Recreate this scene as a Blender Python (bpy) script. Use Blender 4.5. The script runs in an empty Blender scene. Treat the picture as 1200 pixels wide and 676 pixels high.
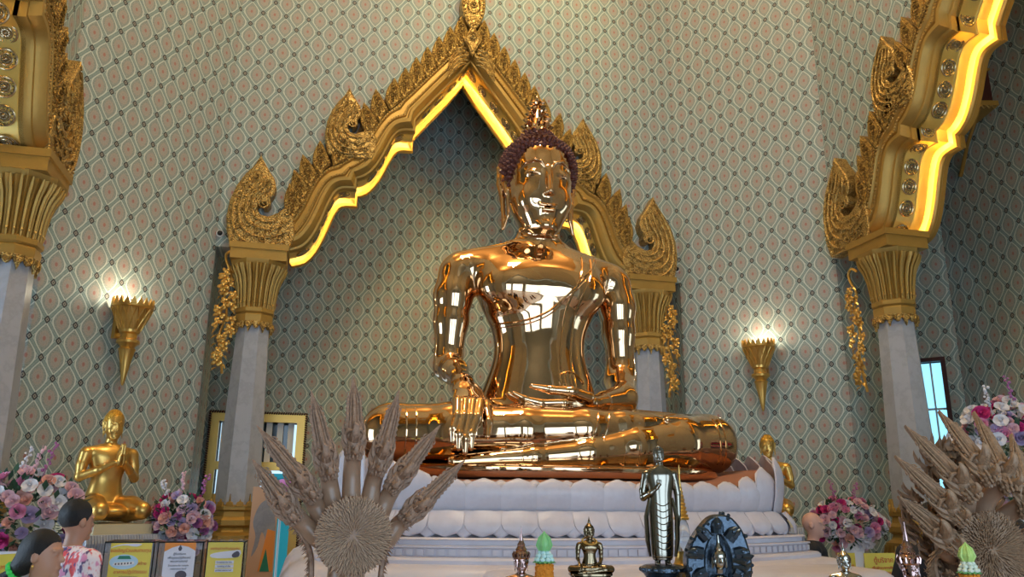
import bpy, bmesh, math, random
import numpy as np
from mathutils import Vector, Matrix
from mathutils.geometry import tessellate_polygon
PI = math.pi
S = bpy.context.scene
COL = S.collection
# ------------------------------------------------------------------ camera
CAMX, CAMY, CAMZ = -2.03, -6.88, 1.6
YAW, PITCH, ROLL, FPX = .2488, .2622, .0085, 924.6
cd = bpy.data.cameras.new('camera'); cam = bpy.data.objects.new('camera', cd); COL.objects.link(cam)
cd.sensor_fit = 'HORIZONTAL'; cd.sensor_width = 36; cd.lens = 36*FPX/1200; cd.clip_end = 100; cd.clip_start = .05
_f = Vector((math.sin(YAW)*math.cos(PITCH), math.cos(YAW)*math.cos(PITCH), math.sin(PITCH)))
_r = Vector((math.cos(YAW), -math.sin(YAW), 0)); _u = _r.cross(_f)
_r2 = _r*math.cos(ROLL)+_u*math.sin(ROLL); _u2 = -_r*math.sin(ROLL)+_u*math.cos(ROLL)
m = Matrix((_r2, _u2, -_f)).transposed().to_4x4(); m.translation = (CAMX, CAMY, CAMZ)
cam.matrix_world = m; S.camera = cam
# ------------------------------------------------------------------ world, exposure
S.view_settings.view_transform = 'Standard'; S.view_settings.look = 'None'
S.view_settings.gamma = 1; S.view_settings.use_curve_mapping = False
S.view_settings.exposure = 0.25
w = bpy.data.worlds.new('world'); S.world = w; w.use_nodes = True
w.node_tree.nodes['Background'].inputs[0].default_value = (.55, .8, 1, 1)
w.node_tree.nodes['Background'].inputs[1].default_value = 1.1
# ------------------------------------------------------------------ large lights
def area(name, loc, target, sx, sy, power, color, spread=PI):
    l = bpy.data.lights.new(name, 'AREA'); l.shape = 'RECTANGLE'; l.size = sx; l.size_y = sy
    l.energy = power; l.color = color; l.spread = spread
    o = bpy.data.objects.new(name, l); COL.objects.link(o); o.location = loc
    o.rotation_euler = (Vector(target)-Vector(loc)).to_track_quat('-Z', 'Y').to_euler(); return o
def point(name, loc, power, color, r=.05):
    l = bpy.data.lights.new(name, 'POINT'); l.energy = power; l.color = color; l.shadow_soft_size = r
    o = bpy.data.objects.new(name, l); COL.objects.link(o); o.location = loc; return o
def spot(name, loc, target, power, color, ang, r=.12, blend=.6):
    l = bpy.data.lights.new(name, 'SPOT'); l.energy = power; l.color = color; l.shadow_soft_size = r
    l.spot_size = ang; l.spot_blend = blend
    o = bpy.data.objects.new(name, l); COL.objects.link(o); o.location = loc
    o.rotation_euler = (Vector(target)-Vector(loc)).to_track_quat('-Z', 'Y').to_euler(); return o
DAY = (.60, .78, 1.0); WARM = (1.0, .85, .60)
# daylight through the three doorways behind the camera and the tall openings at the sides
area('daylight_front_door', (0, -10.3, 2.35), (0, 0, 2.6), 2.5, 4.4, 120, DAY)
area('daylight_front_left', (-2.7, -10.3, 2.35), (-1.6, 0, 2.6), 1.6, 4.4, 75, DAY)
area('daylight_front_right', (2.7, -10.3, 2.35), (1.6, 0, 2.6), 1.6, 4.4, 75, DAY)
area('daylight_left_door', (-8.2, -1.2, 1.8), (0, -1.2, 1.5), 2.2, 3.2, 150, DAY)
area('daylight_right_door', (8.2, -3.4, 1.8), (0, -1.2, 1.5), 1.6, 3.2, 22, DAY)
# ceiling: added fill lights brighten the gilded ceiling and its reflection on the statue's chest
for ux, uy in ((-3.2, -4.6), (3.2, -4.6), (-3.2, 1.8), (3.2, 1.8), (0, -1.4)):
    area('added_ceiling_fill', (ux, uy, 11.2), (ux*.8, uy*.8, 12.6), 1.2, 1.2, 118, WARM)
area('added_overhead_fill', (-.6, -2.6, 12.4), (0, -.6, 0), 2.0, 2.0, 260, WARM)  # added warm panel, placed for the golden glow on the statue's chest
area('added_entrance_fill', (0, -8.0, 11.0), (0, -10.4, 6.4), 3.0, .5, 150, (1, .9, .75))  # added fill, brightens the entrance wall mirrored in the statue's belly
spot('ceiling_spot', (.9, 1.6, 11.6), (.75, 3.9, 9.6), 170, (1, .86, .4), 1.25)
spot('ceiling_spot', (-.6, -4.2, 11.9), (0, 0, 4.0), 260, (1, .85, .6), .5)

# ------------------------------------------------------------------ node helpers
class NT:
    def __init__(s, mat): s.t = mat.node_tree; s.n = s.t.nodes; s.l = s.t.links
    def put(s, sock, v):
        if hasattr(v, 'is_output'): s.l.new(v, sock)
        else:
            if hasattr(sock.default_value, '__len__') and not hasattr(v, '__len__'): v = (v, v, v, 1)[:len(sock.default_value)]
            sock.default_value = v
    def m(s, op, a, b=0.0, c=0.0, clamp=False):
        n = s.n.new('ShaderNodeMath'); n.operation = op; n.use_clamp = clamp
        s.put(n.inputs[0], a); s.put(n.inputs[1], b); s.put(n.inputs[2], c); return n.outputs[0]
    def mix(s, f, a, b, mode='MIX'):
        n = s.n.new('ShaderNodeMix'); n.data_type = 'RGBA'; n.blend_type = mode
        s.put(n.inputs[0], f)
        for sock, v in ((n.inputs[6], a), (n.inputs[7], b)):
            if not hasattr(v, 'is_output') and len(v) == 3: v = (*v, 1)
            s.put(sock, v)
        return n.outputs[2]
    def lt(s, a, b, soft=.01):   # 1 where a<b, smooth edge
        n = s.n.new('ShaderNodeMapRange'); n.interpolation_type = 'SMOOTHSTEP'
        s.put(n.inputs[0], s.m('SUBTRACT', a, b)); n.inputs[1].default_value = -soft; n.inputs[2].default_value = soft
        n.inputs[3].default_value = 1; n.inputs[4].default_value = 0; return n.outputs[0]
    def coord(s, kind='Object'): return s.n.new('ShaderNodeTexCoord').outputs[kind]
    def scale(s, v, sc):
        n = s.n.new('ShaderNodeMapping'); s.l.new(v, n.inputs[0]); n.inputs[3].default_value = sc; return n.outputs[0]
    def noise(s, v, sc, det=3, rough=.55, out=0):
        n = s.n.new('ShaderNodeTexNoise'); s.l.new(v, n.inputs['Vector']); n.inputs['Scale'].default_value = sc
        n.inputs['Detail'].default_value = det; n.inputs['Roughness'].default_value = rough; return n.outputs[out]
    def vor(s, v, sc, feat='F1', out='Distance'):
        n = s.n.new('ShaderNodeTexVoronoi'); n.feature = feat; s.l.new(v, n.inputs['Vector']); n.inputs['Scale'].default_value = sc
        return n.outputs[out]
    def wave(s, v, sc, dist=2, det=1, typ='BANDS', prof='SIN'):
        n = s.n.new('ShaderNodeTexWave'); n.wave_type = typ; n.wave_profile = prof; s.l.new(v, n.inputs['Vector'])
        n.inputs['Scale'].default_value = sc; n.inputs['Distortion'].default_value = dist; n.inputs['Detail'].default_value = det; return n.outputs['Fac']
    def bump(s, h, strength=.3, dist=.01):
        n = s.n.new('ShaderNodeBump'); s.l.new(h, n.inputs['Height']); n.inputs['Strength'].default_value = strength
        n.inputs['Distance'].default_value = dist
        s.l.new(n.outputs[0], s.n['Principled BSDF'].inputs['Normal'])
    def ramp(s, f, stops):
        n = s.n.new('ShaderNodeValToRGB'); s.l.new(f, n.inputs[0]); e = n.color_ramp.elements
        while len(e) < len(stops): e.new(.5)
        for q, (p, c) in zip(e, stops): q.position = p; q.color = (*c, 1)
        return n.outputs[0]
def mat(name, col=(.8, .8, .8), rough=.5, metal=0, **kw):
    mt = bpy.data.materials.new(name); mt.use_nodes = True
    b = mt.node_tree.nodes['Principled BSDF']
    b.inputs['Base Color'].default_value = (*col, 1); b.inputs['Roughness'].default_value = rough; b.inputs['Metallic'].default_value = metal
    for k, v in kw.items(): b.inputs[k].default_value = v
    return mt
def base_in(mt): return mt.node_tree.nodes['Principled BSDF'].inputs['Base Color']

def wallpaper():
    mt = mat('patterned_wallpaper', rough=.55); t = NT(mt)
    uv = t.n.new('ShaderNodeUVMap'); uv.uv_map = 'UVMap'
    sp = t.n.new('ShaderNodeSeparateXYZ'); t.l.new(uv.outputs[0], sp.inputs[0])
    a = t.m('DIVIDE', sp.outputs[0], .326); b = t.m('DIVIDE', sp.outputs[1], .408)
    p = t.m('ADD', a, b); q = t.m('SUBTRACT', a, b)
    fp = t.m('SUBTRACT', t.m('FRACT', p), .5); fq = t.m('SUBTRACT', t.m('FRACT', q), .5)
    X = t.m('ABSOLUTE', t.m('MULTIPLY', t.m('ADD', fp, fq), .5)); Z = t.m('ABSOLUTE', t.m('MULTIPLY', t.m('SUBTRACT', fp, fq), .5))
    dp = t.m('SUBTRACT', .5, t.m('ABSOLUTE', fp)); dq = t.m('SUBTRACT', .5, t.m('ABSOLUTE', fq))
    e = t.m('MINIMUM', dp, dq); g = t.m('MAXIMUM', dp, dq)
    wz = t.m('POWER', t.m('COSINE', t.m('MULTIPLY', t.m('MINIMUM', t.m('DIVIDE', Z, .405), 1), PI/2)), 1.15)
    d = t.m('SUBTRACT', X, t.m('MULTIPLY', wz, .30))
    pale = (.58, .65, .61); teal = (.25, .37, .36); teal2 = (.15, .25, .25); tan = (.335, .385, .365); dark = (.022, .026, .034); red = (.40, .12, .10)
    c3 = t.coord('UV'); fine = t.noise(c3, 75, 2, .75); med = t.noise(c3, 60, 2, .6)
    band = t.mix(t.lt(fine, .5, .08), teal, teal2)
    bandc = t.mix(t.lt(e, .035, .012), band, t.mix(.45, band, tan))
    col = t.mix(t.lt(t.m('ABSOLUTE', t.m('SUBTRACT', e, .10)), .014, .008), bandc, (.50, .57, .54))
    # medallion
    R = t.m('SQRT', t.m('ADD', t.m('POWER', X, 2), t.m('POWER', t.m('MULTIPLY', Z, .85), 2)))
    speck = t.mix(t.lt(fine, .5, .05), tan, (.21, .28, .265))
    rings = t.m('SINE', t.m('MULTIPLY', R, 75)); pet = t.m('ABSOLUTE', t.m('SINE', t.m('MULTIPLY', t.m('ARCTAN2', Z, X), 4)))
    med_c = t.mix(t.m('MULTIPLY', t.lt(t.m('MULTIPLY', rings, pet), .1, .3), .4), speck, (.44, .36, .31))
    med_c = t.mix(t.lt(R, .19, .05), speck, t.mix(.5, med_c, (.43, .36, .32)))
    med_c = t.mix(t.m('MULTIPLY', t.lt(R, .05, .015), .7), med_c, red)
    col = t.mix(t.lt(d, -.012, .01), col, med_c)
    col = t.mix(t.lt(t.m('ABSOLUTE', d), .024, .010), col, pale)
    # node squares
    col = t.mix(t.lt(g, .115, .008), col, dark)
    col = t.mix(t.lt(g, .066, .008), col, (.30, .29, .25))
    col = t.mix(t.lt(g, .024, .008), col, dark)
    t.put(base_in(mt), col)
    t.bump(t.m('ADD', t.m('MULTIPLY', t.lt(t.m('ABSOLUTE', d), .02, .01), 1), t.m('MULTIPLY', fine, .2)), .25, .002)
    return mt
def marble(name, c1, c2, sc=3, rough=.3):
    mt = mat(name, c1, rough); t = NT(mt); v = t.coord()
    n = t.noise(v, sc, 8, .62); r = t.m('ABSOLUTE', t.m('SUBTRACT', n, .5))
    f = t.lt(r, .025, .05)
    t.put(base_in(mt), t.mix(t.m('MULTIPLY', f, .5), t.mix(t.noise(v, sc*.6, 4), c1, tuple(x*.9 for x in c1)), c2)); return mt
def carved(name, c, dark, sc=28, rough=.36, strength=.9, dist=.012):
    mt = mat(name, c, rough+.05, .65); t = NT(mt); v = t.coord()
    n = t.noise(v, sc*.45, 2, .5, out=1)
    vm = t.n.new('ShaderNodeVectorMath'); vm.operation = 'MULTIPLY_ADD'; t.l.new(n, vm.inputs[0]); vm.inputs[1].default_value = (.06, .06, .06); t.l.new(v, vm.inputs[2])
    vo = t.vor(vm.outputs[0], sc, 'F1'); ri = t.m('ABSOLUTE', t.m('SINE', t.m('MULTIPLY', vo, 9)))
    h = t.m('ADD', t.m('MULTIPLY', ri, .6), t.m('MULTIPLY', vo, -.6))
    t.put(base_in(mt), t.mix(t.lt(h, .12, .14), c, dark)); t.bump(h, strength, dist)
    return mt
def noisy(name, c1, c2, sc=8, rough=.6, metal=0, bs=.3, bd=.004, bsc=None):
    mt = mat(name, c1, rough, metal); t = NT(mt); v = t.coord(); n = t.noise(v, sc, 4)
    t.put(base_in(mt), t.mix(n, c1, c2))
    if bs: t.bump(t.noise(v, bsc or sc*4, 3), bs, bd)
    return mt
def emit(name, col, st):
    mt = mat(name, col, .6); b = mt.node_tree.nodes['Principled BSDF']
    b.inputs['Emission Color'].default_value = (*col, 1); b.inputs['Emission Strength'].default_value = st; return mt
M = {}
M['paper'] = wallpaper()
M['gilt'] = noisy('antique_gilt', (.50, .315, .085), (.42, .26, .065), 9, .45, .6, .35, .004)
M['gilt_bright'] = noisy('bright_gilt', (.95, .72, .24), (.88, .62, .18), 6, .35, .7, .15, .003)
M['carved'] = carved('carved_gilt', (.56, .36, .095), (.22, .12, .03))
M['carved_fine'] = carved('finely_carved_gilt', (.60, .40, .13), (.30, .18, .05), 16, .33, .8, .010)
M['gold'] = mat('polished_gold', (.86, .57, .25), .07, 1)
M['gold_leaf'] = noisy('gold_leaf', (.74, .46, .13), (.66, .39, .10), 5, .32, .85, .1, .002)
M['copper_hair'] = mat('maroon_lacquered_curls', (.115, .032, .024), .32, .25)
M['column'] = marble('grey_marble', (.42, .45, .52), (.27, .29, .35), 3.2, .3)
M['white_marble'] = marble('lilac_white_marble', (.66, .62, .68), (.52, .47, .52), 1.6, .38)
M['terracotta'] = noisy('terracotta_paint', (.36, .15, .09), (.28, .11, .07), 5, .6)
M['stone'] = marble('grey_stone', (.33, .33, .36), (.2, .2, .22), 4, .35)
M['floor'] = marble('brown_marble', (.44, .36, .33), (.55, .45, .40), 1.3, .2)
M['ceil'] = noisy('gilded_ceiling', (.66, .44, .20), (.52, .32, .13), 3, .5, .3, 0)
M['dark_wood'] = noisy('dark_red_lacquer', (.07, .012, .010), (.04, .008, .008), 6, .4)
M['wood'] = noisy('carved_wood', (.60, .39, .27), (.10, .055, .035), 30, .5, 0, .9, .006, 70)
M['wood_pale'] = noisy('smooth_pale_wood', (.46, .30, .20), (.27, .15, .09), 9, .32, 0, .15, .003)
M['wood_dark'] = noisy('weathered_carved_wood', (.50, .32, .19), (.11, .06, .035), 28, .5, 0, .8, .004, 70)
M['strip'] = emit('warm_lamp', (1, .80, .32), 38)
M['bulb'] = emit('sconce_lamp', (1, .86, .6), 8)
M['black'] = mat('black', (.008, .008, .01), .35)
M['white'] = mat('white_enamel', (.8, .8, .8), .3)
M['sky_glass'] = emit('daylit_glass', (.30, .72, .95), 1.15)
M['grille'] = mat('white_grille', (.75, .78, .8), .4)

# ------------------------------------------------------------------ mesh helpers
class MB:
    def __init__(s): s.v = []; s.f = []; s.uv = {}
    def add(s, vs, fs):
        o = len(s.v); s.v += [tuple(p) for p in vs]; s.f += [tuple(i+o for i in f) for f in fs]; return s
    def box(s, x0, x1, y0, y1, z0, z1, mt=None):
        vs = [Vector(p) for p in ((x0,y0,z0),(x1,y0,z0),(x1,y1,z0),(x0,y1,z0),(x0,y0,z1),(x1,y0,z1),(x1,y1,z1),(x0,y1,z1))]
        if mt is not None: vs = [mt @ v for v in vs]
        return s.add(vs, [(0,3,2,1),(4,5,6,7),(0,1,5,4),(1,2,6,5),(2,3,7,6),(3,0,4,7)])
    def lathe(s, prof, n=24, c=(0,0,0), rot=0, mt=None, sx=1, sy=1):
        vs = []; fs = []
        for r, z in prof:
            for i in range(n):
                a = rot+2*PI*i/n; p = Vector((c[0]+r*sx*math.cos(a), c[1]+r*sy*math.sin(a), c[2]+z)); vs.append(mt @ p if mt is not None else p)
        k = len(prof)
        for j in range(k-1):
            for i in range(n): fs.append((j*n+i, j*n+(i+1) % n, (j+1)*n+(i+1) % n, (j+1)*n+i))
        fs.append(tuple(range(n))[::-1]); fs.append(tuple((k-1)*n+i for i in range(n)))
        return s.add(vs, fs)
    def tube(s, pts, r, n=8, flat=1.0, up=(0,0,1), cap=True):
        pts = [Vector(p) for p in pts]; rs = r if hasattr(r, '__len__') else [r]*len(pts); vs = []; fs = []
        prev = None
        for i, p in enumerate(pts):
            t = (pts[min(i+1, len(pts)-1)]-pts[max(i-1, 0)]).normalized()
            if prev is None:
                u = Vector(up); 
                if abs(u.dot(t)) > .95: u = Vector((1, 0, 0))
                a = t.cross(u).normalized()
            else: a = (prev-t*prev.dot(t)).normalized()
            prev = a; b = t.cross(a)
            for k in range(n):
                q = 2*PI*k/n; vs.append(p+a*math.cos(q)*rs[i]+b*math.sin(q)*rs[i]*flat)
        for j in range(len(pts)-1):
            for k in range(n): fs.append((j*n+k, j*n+(k+1) % n, (j+1)*n+(k+1) % n, (j+1)*n+k))
        if cap: fs.append(tuple(range(n))[::-1]); fs.append(tuple((len(pts)-1)*n+i for i in range(n)))
        return s.add(vs, fs)
    def ball(s, c, r, n=8, m=6, mt=None):
        rr = r if hasattr(r, '__len__') else (r, r, r); vs = []; fs = []
        for j in range(m+1):
            th = PI*j/m
            for i in range(n):
                a = 2*PI*i/n; p = Vector((rr[0]*math.sin(th)*math.cos(a), rr[1]*math.sin(th)*math.sin(a), -rr[2]*math.cos(th)))
                if mt is not None: p = mt @ p
                vs.append(p+Vector(c))
        for j in range(m):
            for i in range(n): fs.append((j*n+i, j*n+(i+1) % n, (j+1)*n+(i+1) % n, (j+1)*n+i))
        return s.add(vs, fs)
    def prism(s, poly, y0, y1, bevel=0, f=None):
        """polygon in (x,z), extruded from y0 (front) to y1; bevel insets the front face"""
        f = f or (lambda x, y, z: (x, y, z)); n = len(poly)
        ar = sum(poly[i][0]*poly[(i+1) % n][1]-poly[(i+1) % n][0]*poly[i][1] for i in range(n))
        if ar < 0: poly = poly[::-1]
        ins = []
        for i in range(n):
            a = Vector(poly[i-1]); b = Vector(poly[i]); c = Vector(poly[(i+1) % n])
            d1 = (b-a).normalized() if (b-a).length > 1e-9 else Vector((1, 0)); d2 = (c-b).normalized() if (c-b).length > 1e-9 else d1
            nn = Vector((-(d1.y+d2.y), d1.x+d2.x)); nn = nn.normalized() if nn.length > 1e-6 else Vector((-d1.y, d1.x))
            ins.append((b.x+nn.x*bevel, b.y+nn.y*bevel))
        tri = tessellate_polygon([[Vector((x, z, 0)) for x, z in poly]])
        vs = [f(x, y0, z) for x, z in ins]+[f(x, y0+bevel*.8, z) for x, z in poly]+[f(x, y1, z) for x, z in poly]
        fs = []
        def ori(t, flip):
            (ax, az), (bx, bz), (cx, cz) = [poly[i] for i in t]
            ccw = (bx-ax)*(cz-az)-(cx-ax)*(bz-az) > 0
            return t if ccw != flip else t[::-1]
        for t in tri: fs.append(ori(t, False)); fs.append(tuple(2*n+i for i in ori(t, True)))
        for i in range(n):
            j = (i+1) % n; fs.append((n+i, n+j, j, i)); fs.append((2*n+i, 2*n+j, n+j, n+i))
        return s.add(vs, fs)
    def build(s, name, mt, parent=None, smooth=True, loc=None, rz=0, uvs=None, angle=None):
        me = bpy.data.meshes.new(name); me.from_pydata(s.v, [], s.f)
        me.materials.append(mt)
        if smooth: me.polygons.foreach_set('use_smooth', [True]*len(me.polygons))
        me.update()
        if smooth and angle is not False: me.set_sharp_from_angle(angle=angle or math.radians(38))
        o = bpy.data.objects.new(name, me); COL.objects.link(o)
        if parent: o.parent = parent
        if loc: o.location = loc
        o.rotation_euler.z = rz
        return o
def tag(o, label=None, cat=None, group=None, kind=None):
    if label: o['label'] = label
    if cat: o['category'] = cat
    if group: o['group'] = group
    if kind: o['kind'] = kind
    return o
def empty(name, loc, rz=0, label=None, cat=None, group=None, sc=1):
    o = bpy.data.objects.new(name, None); COL.objects.link(o); o.location = loc; o.rotation_euler = (0, 0, rz); o.empty_display_size = .1
    o.scale = (sc, sc, sc); return tag(o, label, cat, group)
def copy_tree(o, parent=None):
    c = o.copy(); COL.objects.link(c)
    if parent: c.parent = parent
    for ch in list(o.children): copy_tree(ch, c)
    return c
def crom(pts, k=4, closed=False):
    P = [Vector(p) for p in pts]; n = len(P); out = []
    rng = range(n) if closed else range(n-1)
    for i in rng:
        if closed: a, b, c, d = P[(i-1) % n], P[i], P[(i+1) % n], P[(i+2) % n]
        else: a, b, c, d = P[max(i-1, 0)], P[i], P[i+1], P[min(i+2, n-1)]
        for j in range(k):
            t = j/k; out.append(.5*((2*b)+(-a+c)*t+(2*a-5*b+4*c-d)*t*t+(-a+3*b-3*c+d)*t**3))
    if not closed: out.append(P[-1])
    return [tuple(p) for p in out]
def quad_wall(name, corners, uvs, parent=None, matl=None):
    me = bpy.data.meshes.new(name); me.from_pydata(corners, [], [tuple(range(4))]); me.materials.append(matl or M['paper'])
    return me
# ------------------------------------------------------------------ signed-distance bodies
def sm(a, b, k):
    h = np.clip(.5+.5*(b-a)/k, 0, 1); return b*(1-h)+a*h-k*h*(1-h)
def rc(P, a, b, r1, r2=None, fl=None):
    r2 = r1 if r2 is None else r2; a = np.array(a, 'f'); b = np.array(b, 'f'); d = b-a
    t = np.clip(((P-a)@d)/max(float(d@d), 1e-9), 0, 1); q = P-a-t[:, None]*d
    if fl is not None: q = q*np.array(fl, 'f')
    return np.sqrt((q*q).sum(1))-(r1+(r2-r1)*t)
def el(P, c, r):
    q = P-np.array(c, 'f'); r = np.array(r, 'f'); k0 = np.sqrt(((q/r)**2).sum(1)); k1 = np.sqrt(((q/(r*r))**2).sum(1))
    return k0*(k0-1)/np.maximum(k1, 1e-6)
def chain(P, pts, rs, k=.02, fl=None):
    d = None
    for i in range(len(pts)-1):
        e = rc(P, pts[i], pts[i+1], rs[i], rs[i+1], fl); d = e if d is None else sm(d, e, k)
    return d
def prof(P, zs, ws, ds, cys, cx=0.0, ex=2.0):
    z = P[:, 2]; w = np.interp(z, zs, ws); d = np.interp(z, zs, ds); cy = np.interp(z, zs, cys)
    r = ((np.abs(P[:, 0]-cx)/w)**ex+(np.abs(P[:, 1]-cy)/d)**ex)**(1/ex)
    e = (r-1)*np.minimum(w, d); return np.maximum(e, np.maximum(zs[0]-z, z-zs[-1]))
def smooth_tab(zs, vs, n=60):
    pts = crom([(z, v) for z, v in zip(zs, vs)], 8); return [p[0] for p in pts], [max(p[1], .01) for p in pts]
def polygonize(f, xs, ys, zs, it=4):
    xs, ys, zs = (np.array(a, 'f') for a in (xs, ys, zs)); nx, ny, nz = len(xs), len(ys), len(zs); st = 4
    hmax = max(np.diff(xs).max(), np.diff(ys).max(), np.diff(zs).max())
    ci, cj, ck = np.arange(0, nx, st), np.arange(0, ny, st), np.arange(0, nz, st)
    G = np.stack(np.meshgrid(xs[ci], ys[cj], zs[ck], indexing='ij'), -1).reshape(-1, 3)
    C = f(G).reshape(len(ci), len(cj), len(ck))
    def near(n, m): return np.minimum((np.arange(n)+st//2)//st, m-1)
    V = C[near(nx, len(ci))][:, near(ny, len(cj))][:, :, near(nz, len(ck))].copy()
    mask = np.abs(V) < hmax*st*1.5
    I = np.argwhere(mask)
    vals = np.empty(len(I), 'f')
    for s0 in range(0, len(I), 400000):
        q = I[s0:s0+400000]; vals[s0:s0+400000] = f(np.stack([xs[q[:, 0]], ys[q[:, 1]], zs[q[:, 2]]], 1))
    V[mask] = vals
    B = V < 0
    # active cells
    cc = B[:-1, :-1, :-1].astype(np.int8)
    tot = sum(B[i:nx-1+i, j:ny-1+j, k:nz-1+k].astype(np.int8) for i in (0, 1) for j in (0, 1) for k in (0, 1))
    act = (tot > 0) & (tot < 8); A = np.argwhere(act); idx = -np.ones(act.shape, int); idx[act] = np.arange(len(A))
    acc = np.zeros((len(A), 3)); cnt = np.zeros(len(A)); co = [(i, j, k) for i in (0, 1) for j in (0, 1) for k in (0, 1)]
    def pos(q): return np.stack([xs[q[:, 0]], ys[q[:, 1]], zs[q[:, 2]]], 1)
    for a in co:
        for b in co:
            if sum(abs(a[i]-b[i]) for i in range(3)) == 1 and a < b:
                qa = A+a; qb = A+b; va = V[tuple(qa.T)]; vb = V[tuple(qb.T)]; sgn = (va < 0) != (vb < 0)
                t = np.where(sgn, va/np.where(sgn, va-vb, 1), 0)[:, None]
                p = pos(qa)*(1-t)+pos(qb)*t; acc += p*sgn[:, None]; cnt += sgn
    X = (acc/cnt[:, None]).astype('f')
    F = []
    for ax in range(3):
        sl0 = [slice(None)]*3; sl1 = [slice(None)]*3; sl0[ax] = slice(0, -1); sl1[ax] = slice(1, None)
        ch = B[tuple(sl0)] != B[tuple(sl1)]; E = np.argwhere(ch)
        u, v = [(1, 2), (2, 0), (0, 1)][ax]
        ok = (E[:, u] > 0) & (E[:, v] > 0) & (E[:, u] < act.shape[u]) & (E[:, v] < act.shape[v]); E = E[ok]
        du = np.zeros(3, int); du[u] = 1; dv = np.zeros(3, int); dv[v] = 1
        q = np.stack([idx[tuple((E-du-dv).T)], idx[tuple((E-dv).T)], idx[tuple(E.T)], idx[tuple((E-du).T)]], 1)
        fl = ~B[tuple(E.T)]; q[fl] = q[fl][:, ::-1]; F.append(q)
    F = np.concatenate(F); F = F[(F >= 0).all(1)]
    def grad(X, e):
        g = np.stack([f(X+np.array(o, 'f')*e)-f(X-np.array(o, 'f')*e) for o in ((1,0,0),(0,1,0),(0,0,1))], 1)
        return g/(2*e)
    for _ in range(it):
        g = grad(X, hmax*.25); d = f(X); n2 = np.maximum((g*g).sum(1), .05)
        stp = np.clip(d/n2, -hmax*.5, hmax*.5); X = X-(g*stp[:, None]).astype('f')
    g = grad(X, hmax*.3); N = g/np.maximum(np.linalg.norm(g, axis=1), 1e-6)[:, None]
    return X, F, N
def sdf_obj(name, f, lo, hi, h, mt, parent=None, axes=None, it=3):
    if axes is None: axes = [np.arange(lo[i], hi[i]+h, h) for i in range(3)]
    X, F, N = polygonize(f, *axes, it=it)
    me = bpy.data.meshes.new(name); me.from_pydata(X.tolist(), [], F.tolist()); me.materials.append(mt)
    me.polygons.foreach_set('use_smooth', [True]*len(me.polygons)); me.update()
    me.normals_split_custom_set_from_vertices(N.tolist())
    o = bpy.data.objects.new(name, me); COL.objects.link(o)
    if parent: o.parent = parent
    return o
# ================================================================== THE ROOM
# inner octagon: bays half-width 3.41, corners below; outer corridor walls beyond
FZ = 9.745   # a pattern node stands on the folds at this height
IN = [(-3.41, 3.93), (3.41, 3.93), (4.91, 2.18), (4.91, -4.56), (3.41, -6.31), (-3.41, -6.31), (-4.91, -4.56), (-4.91, 2.18)]
TH = .85
def ngon_wall(name, faces, kind='structure', mt=None):
    """faces: list of (list of 3D points, origin, u direction); uv = distance along u, height"""
    me = bpy.data.meshes.new(name); vs = []; fs = []; uv = []
    for pts, o, u in faces:
        k = len(vs); vs += pts; fs.append(tuple(range(k, k+len(pts))))
        for p in pts: uv.append(((p[0]-o[0])*u[0]+(p[1]-o[1])*u[1], p[2]-FZ))
    me.from_pydata(vs, [], fs); me.materials.append(mt or M['paper'])
    l = me.uv_layers.new(name='UVMap')
    for i, c in enumerate(uv): l.data[i].uv = c
    o = bpy.data.objects.new(name, me); COL.objects.link(o); o['kind'] = kind; return o
HT = 12.6
def vface(a, b, z0, z1, flip=False, o=None, off=0):
    d = math.dist(a, b); u = ((b[0]-a[0])/d, (b[1]-a[1])/d)
    pts = [(a[0], a[1], z0), (b[0], b[1], z0), (b[0], b[1], z1), (a[0], a[1], z1)]
    if flip: pts = pts[::-1]
    o = o or a; return (pts, (o[0]-u[0]*off, o[1]-u[1]*off), u)
def pier(name, a, b, outa, outb):
    # chamfer wall seen from the room (a->b), with return faces going back to outa / outb
    return ngon_wall(name, [vface(a, b, 0, HT), vface(a, outa, 0, HT), vface(b, outb, 0, HT), vface(outa, outb, 0, HT)])
pier('wall_left_chamfer', (-4.91, 2.18), (-3.41, 3.93), (-4.91-TH, 2.18), (-3.41, 3.93+TH))
pier('wall_right_chamfer', (3.41, 3.93), (4.91, 2.18), (3.41, 3.93+TH), (4.91+TH, 2.18))
pier('wall_front_left_chamfer', (-4.91, -4.56), (-3.41, -6.31), (-4.91-TH, -4.56), (-3.41, -6.31-.4))
pier('wall_front_right_chamfer', (4.91, -4.56), (3.41, -6.31), (4.91+TH, -4.56), (3.41, -6.31-.4))
# lobed arch path, left half, (x, z): inner edge P and outer edge Q of the moulding
P_ = [(-2.45,4.86),(-2.27,4.93),(-2.14,5.10),(-2.04,5.35),(-1.96,5.60),(-1.88,5.78),(-1.78,5.85),(-1.60,5.86),
      (-1.60,6.02),(-1.50,6.06),(-1.38,6.17),(-1.26,6.38),(-1.16,6.62),(-1.08,6.78),(-.98,6.85),(-.80,6.86),
      (-.80,7.05),(-.68,7.22),(-.5,7.46),(-.3,7.72),(-.12,7.96),(0,8.13)]
Q_ = [(-2.62,5.12),(-2.5,5.24),(-2.42,5.36),(-2.34,5.53),(-2.26,5.75),(-2.17,5.95),(-2.05,6.1),(-1.92,6.18),
      (-1.82,6.24),(-1.74,6.31),(-1.62,6.42),(-1.52,6.58),(-1.42,6.8),(-1.32,6.98),(-1.22,7.12),(-1.1,7.24),
      (-1.02,7.34),(-.9,7.48),(-.74,7.68),(-.5,7.98),(-.22,8.32),(0,8.60)]
def lob(L):
    a = crom(L[0:8], 3); b = crom(L[8:16], 3); c = crom(L[16:], 3); return a+b+c
PL, QL = lob(P_), lob(Q_)
PF = PL+[(-x, z) for x, z in PL[:-1][::-1]]; QF = QL+[(-x, z) for x, z in QL[:-1][::-1]]
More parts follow.
